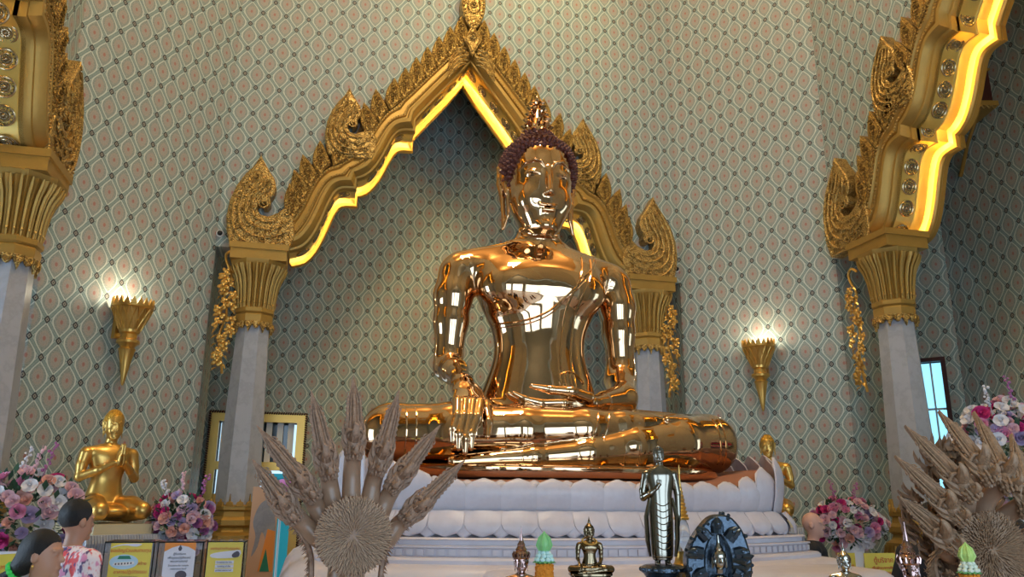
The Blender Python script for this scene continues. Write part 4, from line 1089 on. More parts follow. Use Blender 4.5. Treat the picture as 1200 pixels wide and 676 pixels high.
def head_mesh(openk=1.0):
    """serpent head, muzzle towards -y, crown of the head towards +z, unit about 0.1 m"""
    b = MB()
    b.ball((0, 0, 0), (.075, .075, .06), 14, 9)
    b.tube(crom([(0,-.02,.03), (0,-.09,.04), (0,-.16,.065), (0,-.19,.105)], 3), [.058, .056, .054, .05, .046, .042, .036, .028, .020, .01], 9, .75)     # upper jaw, curled snout
    b.tube(crom([(0,-.02,-.03), (0,-.08,-.055*openk), (0,-.135,-.06*openk), (0,-.16,-.03*openk)], 3), [.05, .048, .045, .042, .038, .033, .028, .021, .015, .008], 9, .6)  # lower jaw
    for s in (-1, 1):
        b.ball((s*.052,-.045,.05), .021, 8, 6)                                                                     # eye
        b.tube([(s*.02,-.085,.075), (s*.055,-.07,.085), (s*.085,-.03,.07), (s*.095,.02,.045)], [.008, .014, .013, .004], 6)  # brow
        b.tube([(s*.06,0,.01), (s*.09,-.01,.04), (s*.105,.0,.10), (s*.09,.01,.16)], [.026, .026, .018, .003], 6)        # ear frill
        b.tube([(s*.06,0,-.03), (s*.09,0,-.02), (s*.115,.01,.02), (s*.115,.01,.07)], [.024, .024, .016, .003], 6)
        b.tube([(s*.05,-.03,-.04), (s*.08,-.04,-.05), (s*.10,-.03,-.02)], [.018, .016, .003], 6)
        for k in range(4): b.tube([(s*.03,-.09-.02*k,.025), (s*.032,-.095-.02*k,-.0)], [.006, .001], 5)
    for k in range(14):   # ruff where neck and head meet
        a = 2*PI*k/14; c, s_ = math.cos(a), math.sin(a)
        b.tube([(c*.055, s_*.055, -.065), (c*.085, s_*.08, -.055), (c*.092, s_*.088, -.015)], [.017, .018, .004], 5)
    for k in range(12):
        a = 2*PI*(k+.5)/12; c, s_ = math.cos(a), math.sin(a)
        b.tube([(c*.05, s_*.05, -.095), (c*.072, s_*.07, -.085), (c*.078, s_*.076, -.055)], [.014, .014, .004], 5)
    b.tube([(0,-.05,.07), (0,-.085,.10), (0,-.08,.15)], [.02, .018, .003], 6)
    for s in (-1, 1): b.tube([(s*.03,-.03,.06), (s*.05,-.05,.11), (s*.04,-.04,.16)], [.018, .016, .003], 6)
    return b
HM = CRM = None
def serpent(loc, rz, label, necks, sc=1, woods=('wood', 'wood_pale'), hook=0.0, bristle=1.0, seed=1, dense=False):
    global HM, CRM
    rnd = random.Random(seed); wd, wp = M[woods[0]], M[woods[1]]
    r = empty('serpent_sculpture', loc, rz, label, 'sculpture', None, sc)
    # trunk from the stand up behind the disc
    b = MB(); b.tube(crom([(.0,.10,-1.0), (.03,.10,-.75), (0,.09,-.45), (0,.085,-.2), (0,.07,0), (0,.06,.12)], 4), [.20]*9+[.17, .16, .155, .15, .145, .15, .155, .15, .14, .12, .10, .07, .03], 20, .6)
    b.build('trunk', wp, r)
    for i, (bs, hd, tp) in enumerate(necks):
        bs, hd, tp = [Vector(v) for v in (bs, hd, tp)]
        neck_dir = (hd-bs); mid = bs.lerp(hd, .5)+Vector((0, .03, 0)); L = crom([bs*.55+Vector((0,.06,0)), bs, mid, hd], 4)
        nb = MB(); n = len(L); nb.tube(L, [.050-.010*k/n for k in range(n)], 14)
        for k in range(3): 
            p = Vector(L[-2-k]); 
        nk = nb.build('neck', wp, r)
        ax = (tp-hd).normalized(); fy = Vector((0, -1, 0))
        if len(necks[i]) > 3: fy = Vector(necks[i][3])
        zx = ax; yy = -(fy-zx*fy.dot(zx)).normalized(); xx = yy.cross(zx)
        Rm = Matrix((xx, yy, zx)).transposed().to_4x4(); Rm.translation = hd
        if HM is None: ho = head_mesh().build('head', wd, nk); HM = ho.data
        else: ho = bpy.data.objects.new('head', HM); COL.objects.link(ho); ho.parent = nk
        s = .62; ho.matrix_local = Rm @ Matrix.Diagonal((.50, .58, .78, 1))
        ln = (tp-hd).length-.03
        if CRM is None: co = crest_mesh().build('crest', wd, nk); CRM = co.data
        else: co = bpy.data.objects.new('crest', CRM); COL.objects.link(co); co.parent = nk
        co.matrix_local = Rm @ Matrix.Translation((0, .0, .03)) @ Matrix.Diagonal((.35, .42, ln, 1))
        if woods[0] != 'wood':
            for o_ in (ho, co): o_.material_slots[0].link = 'OBJECT'; o_.material_slots[0].material = wd
    # bristly disc
    b = MB(); b.lathe([(.01, -.01), (.165, -.01), (.170, .0), (.172, .02), (.155, .035), (.02, .038)], 40, mt=Matrix.Translation((0,-.085,0)) @ Matrix.Rotation(PI/2, 4, 'X'))
    dk = b.build('round_disc', wd, r)
    b = MB()
    for k in range(720):
        rr = .158*math.sqrt((k+.5)/720); a = k*2.39996+.0; c, s_ = math.cos(a), math.sin(a); j = rnd.uniform(-.5, .5); w_ = rnd.uniform(.7, 1.2)
        ca, sa = math.cos(a+j*.5), math.sin(a+j*.5)
        b.tube([(rr*c, -.115, rr*s_), ((rr*c+.018*ca), -.138+.04*rr, (rr*s_+.018*sa)), (rr*c+.033*ca*w_, -.146+.10*rr, rr*s_+.033*sa*w_)], [.0045, .0036, .0008], 4, cap=False)
    tag(b.build('straw_bristles', M['straw'] if woods[0] == 'wood' else wd, r), kind='stuff')
    b = MB()
    for k in range(64):
        a = 2*PI*k/64; b.tube([(.160*math.cos(a), -.120, .160*math.sin(a)), (.176*math.cos(a+.06), -.118, .176*math.sin(a+.06)), (.172*math.cos(a+.12), -.085, .172*math.sin(a+.12))], .006, 5)
    b.build('braided_rim', wd, r)
    # serrated hood edge down both sides
    for s in (-1, 1):
        b = MB(); e0 = Vector(necks[0 if s < 0 else -1][1]); P = crom([tuple(e0+Vector((0,.02,-.03))), (s*.19,.05,-.06), (s*.165,.07,-.22), (s*.16,.08,-.5), (s*.19,.08,-.85)], 12)
        b.tube(P, .014, 6)
        for k in range(0, len(P)-1):
            for rep in range(3 if dense else 2):
                p = Vector(P[k]).lerp(Vector(P[k+1]), rep/3); dr = Vector((s*.8, rnd.uniform(-.3, .2), -.75+.5*rnd.random())).normalized()
                q = p+dr*rnd.uniform(.022, .042)*bristle; b.tube([p, p.lerp(q, .5)+Vector((0, 0, .004)), q], [.009, .008, .001], 4, .5, cap=False)
        tag(b.build('serrated_hood', wd, r), kind='stuff')
    if dense:
        b = MB()
        for k in range(900):
            z = rnd.uniform(-1.0, .16); a = rnd.uniform(0, 2*PI); rx, ry = .165, .115
            p = Vector((rx*math.cos(a), .10+ry*math.sin(a), z)); nrm = Vector((math.cos(a), math.sin(a), .9)).normalized()
            q = p+nrm*rnd.uniform(.022, .04); b.tube([p, p.lerp(q, .5)+Vector((0, 0, -.006)), q], [.013, .012, .002], 4, .5, cap=False)
        tag(b.build('trunk_scales', wd, r), kind='stuff')
        b = MB()
        for k in range(260):    # layered carved flames on the back of the hood
            u = rnd.uniform(0, 1); v = rnd.uniform(-1, 1); z = -.15+.62*u; x = (.26*math.sin(PI*min(1, u*.8+.15)))*v; y = .08+.07*rnd.random()
            an = v*.9+rnd.uniform(-.35, .35); L = rnd.uniform(.06, .12); dx, dz = math.sin(an), math.cos(an)
            b.tube([(x, y, z), (x+dx*L*.4, y+.02, z+dz*L*.4), (x+dx*L*.8+.01, y+.01, z+dz*L*.75), (x+dx*L*.85, y-.005, z+dz*L)], [.020, .024, .014, .002], 5, .5, cap=False)
        tag(b.build('back_flames', wd, r), kind='stuff')
    b = MB(); b.lathe([(.30, -1.0), (.31, -1.06), (.28, -1.08), (.30, -1.12), (.30, -1.2)], 24, c=(0, .1, 0)); b.build('wooden_base', wp, r)
    return r
M['straw'] = noisy('straw', (.56, .40, .28), (.34, .22, .14), 40, .7, 0, .2, .002)
NK = [((-.142,.02,-.02),(-.302,-.03,.115),(-.482,-.02,.339)), ((-.131,.04,.073),(-.224,-.03,.213),(-.473,0,.498)), ((-.088,.04,.144),(-.137,-.03,.329),(-.234,0,.678)),
      ((-.002,.04,.16),(-.013,-.03,.425),(-.029,.02,.763)), ((.084,.04,.145),(.119,-.03,.351),(.203,0,.705)), ((.133,.04,.074),(.214,-.03,.263),(.421,0,.533)), ((.171,.02,-.03),(.295,-.03,.11),(.552,-.02,.359))]
def stand(x, y, z, sx, sy, label, m_='dark_wood'):
    b = MB(); b.box(-sx, sx, -sy, sy, 0, z-.04); b.box(-sx-.03, sx+.03, -sy-.03, sy+.03, z-.04, z); b.box(-sx-.03, sx+.03, -sy-.03, sy+.03, 0, .08)
    o = b.build('display_stand', M[m_], None, smooth=False, loc=(x, y, 0)); tag(o, label, 'stand'); return o
serpent((-1.793, -2.82, 1.434), math.radians(4), 'pale carved wooden seven-headed serpent with a round bristly disc, left foreground', NK)
stand(-1.793, -2.72, .234, .34, .3, 'dark wooden stand under the left seven-headed wooden serpent')
NK2 = [((-.13,.02,-.02),(-.22,-.10,.05),(-.38,-.0,.24)), ((-.12,.04,.073),(-.19,-.12,.18),(-.37,.0,.43)), ((-.088,.04,.144),(-.13,-.14,.29),(-.28,.02,.58)),
      ((-.002,.04,.16),(-.02,-.15,.37),(-.08,.02,.66)), ((.084,.04,.145),(.10,-.15,.33),(.12,.02,.66)), ((.133,.04,.074),(.20,-.14,.22),(.30,.0,.55)), ((.171,.02,-.03),(.28,-.12,.09),(.42,-.02,.36))]
s2 = serpent((1.09, -3.60, 1.395), math.radians(-4), 'dark many-headed wooden serpent seen from the side, right foreground', NK2, .98, ('wood_dark', 'wood_pale'), 0, 1.6, 4, True)
stand(1.09, -3.50, .22, .34, .3, 'dark wooden stand under the right many-headed wooden serpent')

# ================================================================== SMALL STATUES AND OFFERINGS ON THE ALTAR TABLE
b = MB(); b.box(-1.40, .70, -4.12, -3.30, .88, .92); b.box(-1.36, .66, -4.08, -3.34, .82, .88)
for x in (-1.32, .66):
    for y in (-4.04, -3.38): b.box(x-.03, x+.03, y-.03, y+.03, 0, .82)
tag(b.build('altar_table', noisy('added_bright_gold', (.62, .46, .22), (.52, .36, .15), 6, .6, 0, 0), None, smooth=False), 'unseen altar table below the small statues, gold to brighten reflections', 'table')  # table is out of view; gold colour chosen to brighten the statue's reflections
def dark_metal(name, c, r=.12): return mat(name, c, r, 1)
M['bronze'] = dark_metal('dark_bronze', (.20, .15, .09)); M['pinkbronze'] = dark_metal('rosy_bronze', (.42, .28, .26), .1); M['silver'] = dark_metal('old_silver', (.45, .43, .38), .13)
M['blue'] = noisy('blue_black_bronze', (.085, .11, .14), (.03, .045, .065), 20, .25, .8, .6, .003, 60)
mini_body = mini_hair = None
def mini(loc, rz, sc, m_, label, hm=None, crown=False):
    global mini_body, mini_hair
    r = empty('seated_statuette', loc, rz, label, 'statue', None, sc)
    if mini_body is None:
        X, F, N = polygonize(lambda P: statue_body(P+np.array((CX, 0, 1.76), 'f')), np.arange(-1.74, 1.78, .034), np.arange(-1.36, .56, .034), np.concatenate([np.arange(0, 2.15, .034), np.arange(2.15, 3.4, .022)]), 2)
        mini_body = bpy.data.meshes.new('body'); mini_body.from_pydata(X.tolist(), [], F.tolist()); mini_body.polygons.foreach_set('use_smooth', [True]*len(mini_body.polygons)); mini_body.update(); mini_body.materials.append(None)
        mini_hair = hair.data.copy(); mini_hair.transform(Matrix.Translation((-CX, 0, -1.76)))
    for nm, me, mm in (('body', mini_body, M[m_]), ('hair', mini_hair, M[hm or m_])):
        o = bpy.data.objects.new(nm, me); COL.objects.link(o); o.parent = r
        if nm == 'hair': me.materials.clear() if False else None
        o.material_slots[0].link = 'OBJECT'; o.material_slots[0].material = mm
    b = MB()
    if crown:
        b.lathe([(.40,2.95),(.44,3.02),(.40,3.08),(.37,3.14),(.40,3.2),(.33,3.3),(.28,3.36),(.31,3.42),(.24,3.52),(.20,3.6),(.22,3.66),(.14,3.8),(.10,3.95),(.11,4.0),(.05,4.25),(.02,4.6)], 18, c=(0,.03,0))
        for i in range(12):
            a = 2*PI*i/12; b.tube([(.40*math.cos(a), .03+.40*math.sin(a), 3.02), (.45*math.cos(a), .03+.45*math.sin(a), 3.2), (.40*math.cos(a), .03+.40*math.sin(a), 3.34)], [.07, .05, .01], 6)
        b.build('tiered_crown', M[m_], r)
    else:
        b.lathe([(.085,3.32),(.105,3.39),(.09,3.46),(.06,3.56),(.03,3.68),(.005,3.82)], 12, c=(0,.03,0)); b.build('flame_finial', M[m_], r)
    b = MB(); stack(b, [(1.35,1.0,.10),(1.5,1.15,.06),(1.5,1.15,-.05),(1.38,1.05,-.12),(1.38,1.05,-.3),(1.6,1.25,-.4),(1.6,1.25,-.55)], 3, 40, 0, -.3); b.build('base', M[m_], r)
    return r
def riser(x, y, z, r_, label):
    b = MB(); b.lathe([(r_*1.1, .92), (r_*1.1, .94), (r_, .95), (r_, z-.02), (r_*1.08, z-.015), (r_*1.08, z)], 20); o = b.build('riser', M['dark_wood'], None, loc=(x, y, 0)); tag(o, label, 'stand')
def put(px, py, yy):   # not used for placement
    pass
mini((-.889, -3.70, 1.318), -.18, .058, 'bronze', 'small dark bronze seated statuette with gold collar in front of the lotus pedestal')
b = MB(); 
for i in range(26):
    a = 2*PI*i/26; b.ball((-.889+.030*math.cos(a), -3.703+.021*math.sin(a), 1.318+.125-.012*math.sin(-a)), .0042, 6, 4)
tag(b.build('gold_collar', M['gold_leaf'], None), 'thin gold bead collar around the neck of the dark bronze statuette', 'collar')
riser(-.889, -3.715, 1.286, .085, 'round riser under the dark bronze seated statuette')
mini((-1.175, -3.70, 1.155), -.15, .075, 'pinkbronze', 'rosy bronze statuette with tall tiered crown, beside the orange and green offering', None, True)
riser(-1.175, -3.72, 1.114, .12, 'round riser under the crowned rosy bronze statuette')
mini((.352, -3.62, 1.13), -.4, .078, 'silver', 'silvery statuette with pointed flame in front of the right end of the plinth')
riser(.352, -3.64, 1.087, .12, 'round riser under the silvery statuette')
mini((.545, -3.80, 1.025), .15, .108, 'pinkbronze', 'glossy rosy crowned statuette just left of the right wooden serpent', None, True)
riser(.55, -3.82, 1.0005, .10, 'low riser under the glossy rosy crowned statuette')
# standing figure
def standing_sdf(P):
    q = P
    zs, ws = smooth_tab([.04, .10, .3, .45, .55, .65, .74, .80, .83], [.082, .094, .102, .104, .10, .112, .13, .11, .05])
    _, ds = smooth_tab([.04, .10, .3, .45, .55, .65, .74, .80, .83], [.055, .06, .065, .065, .06, .065, .065, .05, .035])
    d = prof(q, zs, ws, ds, [0]*len(zs), 0, 2.3)
    for s in (-1, 1): d = sm(d, rc(q, (s*.04,.0,.07), (s*.045,.0,.01), .028, .024), .01); d = sm(d, rc(q, (s*.045,.01,.012), (s*.05,-.07,.008), .02, .014), .01)
    d = sm(d, rc(q, (0,0,.80), (0,0,.87), .035, .032), .02)
    d = sm(d, chain(q, [(-.125,0,.76), (-.15,.01,.62), (-.15,-.0,.56)], [.034, .033, .030], .01), .015)
    d = sm(d, chain(q, [(-.15,-.0,.56), (-.10,-.075,.60), (-.05,-.095,.64)], [.03, .024, .016], .01), .012)
    h = rc(q, (-.05,-.095,.64), (-.03,-.10,.67), .018, .018)
    for i in range(4): h = sm(h, rc(q, (-.045+.011*i,-.10,.67), (-.045+.012*i,-.105,.715-.003*abs(i-1.5)), .007, .005), .003)
    h = sm(h, rc(q, (-.03,-.10,.65), (-.012,-.105,.68), .008, .005), .004); d = sm(d, h, .006)
    d = sm(d, chain(q, [(.125,0,.76), (.155,.01,.60), (.155,.0,.42)], [.034, .030, .021], .01), .015)
    h = rc(q, (.155,-.0,.42), (.155,-.01,.375), .019, .018)
    for i in range(4): h = sm(h, rc(q, (.155,-.028+.012*i,.37), (.152,-.028+.012*i,.325), .007, .005), .003)
    h = sm(h, rc(q, (.15,-.025,.40), (.142,-.035,.36), .008, .005), .004); d = sm(d, h, .006)
    return sm(d, face_sdf(q, 0, 0, .845, .135), .008)
st = empty('standing_statue', (-.50, -3.55, 1.336), -.22, 'dark bronze standing robed statue in front of the lotus petals', 'statue', None, .50)
sdf_obj('body', standing_sdf, (-.20,-.13,-.01), (.20,.09,1.0), .0068, M['silverbronze'] if 'silverbronze' in M else M.setdefault('silverbronze', dark_metal('silvered_bronze', (.25, .225, .18), .15)), st)
b = MB(); b.ball((0, .008, .958), (.046, .050, .042), 14, 10); b.ball((0, .008, 1.0), (.02, .02, .016), 10, 8)
for k in range(110):
    a = k*2.4; z = .945+.05*(k/110); rr = math.sqrt(max(0, 1-((z-.958)/.042)**2))
    b.ball((.046*rr*math.cos(a), .008+.05*rr*math.sin(a), z), .0052, 5, 4)
b.build('curled_hair', M['silverbronze'], st)
b = MB()
for i in range(8):   # folds falling in loops down the robe
    z = .52-i*.052; b.tube(surf(standing_sdf, np.linspace(-.055, .065, 14), z-.028*np.cos(np.linspace(-PI/2, PI/2, 14)), -.13), .0045, 5)
for x in (-.115, .085): b.tube(surf(standing_sdf, np.linspace(x, x*.85, 16), np.linspace(.60, .08, 16), -.13), .006, 5)
b.tube(surf(standing_sdf, np.linspace(-.105, .10, 12), np.full(12, .065), -.13), .005, 5)
b.build('robe_folds', M['bronze'], st)
b = MB()
for s in (-1, 1): b.tube([(s*.10,-.02,.56), (s*.135,-.03,.40), (s*.13,-.03,.2), (s*.11,-.02,.07)], [.012, .022, .022, .012], 7)
b.build('hanging_robe_sides', M['silverbronze'], st)
b = MB(); b.lathe([(.16, -.14), (.17, -.12), (.15, -.10), (.17, -.07), (.20, -.05), (.20, -.02), (.17, -.006), (.15, 0)], 28)
for k in range(18): a = 2*PI*k/18; b.ball((.19*math.cos(a), .19*math.sin(a), -.035), .02, 6, 5)
b.build('lotus_base', M['blue'], st)
b = MB(); b.box(-.16, .16, -.16, .16, -.30, -.142); b.box(-.18, .18, -.18, .18, -.20, -.175); b.build('block', M['blue'], st, smooth=False)
riser(-.50, -3.55, 1.185, .12, 'round riser under the dark bronze standing statue')
# serpent-hood shrine figure
hd = empty('hooded_statuette', (-.333, -3.72, 1.32), -.32, 'blue-black metal statuette sheltered by a many-headed serpent hood', 'statue')
outl = crom([(-.085,-.12),(-.125,-.02),(-.13,.06),(-.10,.13),(-.055,.19),(-.01,.225),(.05,.225),(.095,.18),(.12,.12),(.135,.03),(.12,-.05),(.085,-.12)], 3)
b = MB()
hole = crom([(-.045,-.12),(-.055,.02),(-.045,.10),(-.005,.155),(.04,.10),(.05,.02),(.04,-.12)], 3)
ring = outl+hole[::-1]
b.prism(ring, -.05, .06, .008)
b.prism([(-.06,-.12),(-.06,.09),(-.005,.165),(.055,.09),(.05,-.12)], .03, .058, 0)
hood = b.build('serpent_hood', M['blue'], hd)
rnd = random.Random(8)
for k in range(7):      # serpent heads with open jaws round the rim
    b = MB(); a = math.radians(-30+k*40); c, s_ = math.cos(a), math.sin(a); p = Vector((.095*c+.0, -.055, .055+.13*s_)); o = Vector((c, -.35, s_))
    b.tube([p-Vector((c*.03, 0, s_*.03)), p, p+o*.018, p+o*.032], [.026, .027, .02, .006], 8)
    b.tube([p+Vector((0,-.015,-.012)), p+o*.03+Vector((0,-.01,-.018)), p+o*.045+Vector((0,0,-.016))], [.014, .012, .003], 6); b.ball(p+Vector((0, -.027, .008)), .007, 6, 5)
    b.build('serpent_head', M['blue'], hd)
b = MB()
for k in range(6):      # belly ribs on the right rim
    for sx in (1,): b.tube([(sx*.055,-.058,-.10+k*.03), (sx*.095,-.07,-.105+k*.03), (sx*.13,-.04,-.085+k*.03)], [.010, .017, .008], 6)
for k in range(8): b.box(-.095-.012*(k % 2), -.065, -.062, -.05, -.10+k*.024, -.088+k*.024)
for k in range(90):
    q = outl[rnd.randrange(len(outl))]; f_ = rnd.uniform(.85, 1.02); b.ball((q[0]*f_, rnd.uniform(-.055, .06), .04+(q[1]-.04)*f_), rnd.uniform(.005, .010), 5, 4)
tag(b.build('hood_scales', M['blue'], hd), kind='stuff')
b = MB(); b.ball((0, -.06, .045), (.026, .027, .034), 14, 10); b.lathe([(.03, .06), (.031, .068), (.025, .08), (.018, .09), (.019, .096), (.010, .11), (.008, .12), (.002, .15)], 14, c=(0, -.055, 0))
b.tube([(0,-.055,.02), (0,-.05,-.0)], .014, 8); b.ball((0,-.05,-.06), (.045,.032,.055), 14, 10)
for s in (-1, 1):
    b.tube([(s*.045,-.05,-.022), (s*.056,-.052,-.07), (s*.02,-.085,-.095)], [.017, .015, .010], 8); b.tube([(s*.026,-.055,.06), (s*.028,-.055,.02)], .005, 6)
    b.tube([(0,-.06,-.10), (s*.07,-.09,-.105), (s*.0,-.115,-.105)], [.03, .025, .016], 8)
b.tube([(0,-.085,.055), (0,-.092,.040)], [.004, .007], 6)
b.build('sheltered_figure', M['silver'], hd)
b = MB(); b.lathe([(.13,-.20),(.14,-.19),(.14,-.16),(.12,-.15),(.12,-.12)], 24); b.build('base', M['blue'], hd)
riser(-.333, -3.72, 1.118, .12, 'round riser under the serpent-hood statuette')
# glass reliquary with thin golden spire
riser(-.350, -3.44, 1.0, .05, 'slim riser under the golden-spired glass reliquary')
rl = empty('reliquary', (-.350, -3.44, 1.0), 0, 'slender golden-spired glass reliquary behind the serpent-hood statuette', 'reliquary')
b = MB(); pr = [(.07, 0), (.07, .2), (.045, .22), (.045, .30), (.055, .32), (.04, .335), (.032, .37), (.034, .385)]; b.lathe(pr, 20); b.build('gilt_foot', M['gold_leaf'], rl)
b = MB(); b.lathe([(.026, .385), (.034, .42), (.036, .46), (.030, .50), (.022, .52)], 20)
gl = mat('clear_glass', (.8, .9, .95), .05); gl.node_tree.nodes['Principled BSDF'].inputs['Transmission Weight'].default_value = 1; M['glass'] = gl
b.build('glass_body', gl, rl)
b = MB(); pr = [(.034, .52), (.036, .53)]
for k in range(9): z = .535+k*.017; r0 = .030*(1-k/10); pr += [(r0, z), (r0*1.12, z+.006), (r0*.75, z+.012)]
pr += [(.004, .69), (.003, .72), (.005, .73), (.001, .765)]; b.lathe(pr, 16); b.build('ringed_spire', M['gold_leaf'], rl)
# folded leaf offerings
M['orange'] = noisy('marigold_orange', (.85, .33, .02), (.60, .18, .01), 120, .7, 0, .9, .004, 160)
M['bud'] = mat('pale_green_bud', (.22, .52, .20), .45); M['palepetal'] = mat('pale_blossom', (.50, .72, .68), .6); M['leafgreen'] = mat('leaf_green', (.08, .30, .10), .5)
M['limebud'] = mat('lime_bud', (.42, .60, .16), .45); M['creampetal'] = mat('cream_blossom', (.62, .68, .55), .6)
def offering(loc, sc, label, bud, pet):
    r = empty('flower_offering', loc, 0, label, 'offering', None, sc); rnd = random.Random(2)
    b = MB(); b.lathe([(.038,-.20),(.042,-.18),(.042,-.01),(.036,0)], 20)
    for k in range(420):
        z = -.2+.2*rnd.random(); a = rnd.uniform(0, 2*PI); b.ball((.042*math.cos(a), .042*math.sin(a), z), (.006, .006, .005), 5, 4)
    b.build('marigold_column', M['orange'], r)
    b = MB()
    for k in range(14):
        a = 2*PI*k/14; b.tube([(.03*math.cos(a), .03*math.sin(a), .0), (.045*math.cos(a), .045*math.sin(a), .010), (.058*math.cos(a), .058*math.sin(a), .004)], [.010, .012, .002], 6, .4)
    b.build('leaf_collar', M['leafgreen'], r)
    b = MB()
    for lay, (rr, zz, n) in enumerate(((.038, .018, 9), (.03, .036, 8), (.022, .05, 6))):
        for k in range(n):
            a = 2*PI*(k+.5*lay)/n; b.ball((rr*math.cos(a), rr*math.sin(a), zz), (.014, .014, .012), 8, 6)
    b.build('pale_blossoms', M[pet], r)
    b = MB(); b.lathe([(.012, .052), (.028, .066), (.034, .085), (.032, .103), (.022, .122), (.010, .136), (.003, .152)], 20)
    for k in range(6):
        a = 2*PI*k/6; b.tube([(.02*math.cos(a), .02*math.sin(a), .055), (.036*math.cos(a), .036*math.sin(a), .085), (.026*math.cos(a), .026*math.sin(a), .12), (.003*math.cos(a), .003*math.sin(a), .147)], [.006, .008, .006, .001], 6)
    b.build('bud', M[bud], r)
    b = MB(); b.lathe([(.03, -.22), (.05, -.215), (.05, -.20), (.03, -.198)], 16); b.build('dish', M['gold_leaf'], r)
offering((-1.068, -3.66, 1.355), .82, 'offering with pale green bud on orange marigold column beside the dark bronze statuette', 'bud', 'palepetal')
riser(-1.068, -3.66, 1.174, .045, 'small riser under the green-budded marigold offering')
offering((.43, -4.25, 1.345), .76, 'offering with lime bud and orange marigold column before the right serpent disc', 'limebud', 'creampetal')
stand(.43, -4.25, 1.177, .06, .05, 'thin dark stand under the lime-budded marigold offering')
# ================================================================== FLOWERS
def rose_mesh(n=5, layers=3, r=.05):
    b = MB(); rnd = random.Random(n*7+layers)
    for L in range(layers):
        rr = r*(.38+.62*L/(layers-1)); h = r*(.95-.55*L/(layers-1)); off_ = rnd.random()*6
        for k in range(n):
            a0 = off_+2*PI*k/n; vs = []
            for j in range(4):
                v = j/3
                for i in range(4):
                    u = -1+2*i/3; a = a0+u*(.72-.1*v)*(1.05 if j else .5)
                    rad = rr*(.12+.95*v**.8)*(1+.06*math.cos(u*2)); z = h*(v**1.3)*(1-.18*u*u)+(.012*r/.05 if j == 3 else 0)*(abs(u))
                    if j == 3: rad *= 1.12
                    vs.append((rad*math.cos(a), rad*math.sin(a), z-.3*r))
            fs = [(j*4+i, j*4+i+1, j*4+i+5, j*4+i+4) for j in range(3) for i in range(3)]; b.add(vs, fs)
    b.ball((0, 0, .15*r), (r*.22, r*.22, r*.3), 6, 5); return b
FC = {'white_rose': (.74, .72, .76), 'pale_pink_rose': (.78, .50, .56), 'pink_rose': (.74, .28, .44), 'magenta_rose': (.58, .03, .20), 'peach_rose': (.80, .42, .34), 'lavender_rose': (.52, .40, .62), 'mauve_rose': (.42, .14, .34)}
FMATS = {k: noisy(k, c, tuple(x*.82 for x in c), 30, .65, 0, 0) for k, c in FC.items()}
FMESH = {}
for k in FC:
    n_, l_ = {'white_rose': (6, 2), 'lavender_rose': (5, 3)}.get(k, (5, 3))
    o = rose_mesh(n_, l_).build(k, FMATS[k], None); FMESH[k] = o.data; bpy.data.objects.remove(o)
M['foliage'] = noisy('foliage', (.05, .12, .06), (.02, .06, .04), 20, .55, 0, 0)
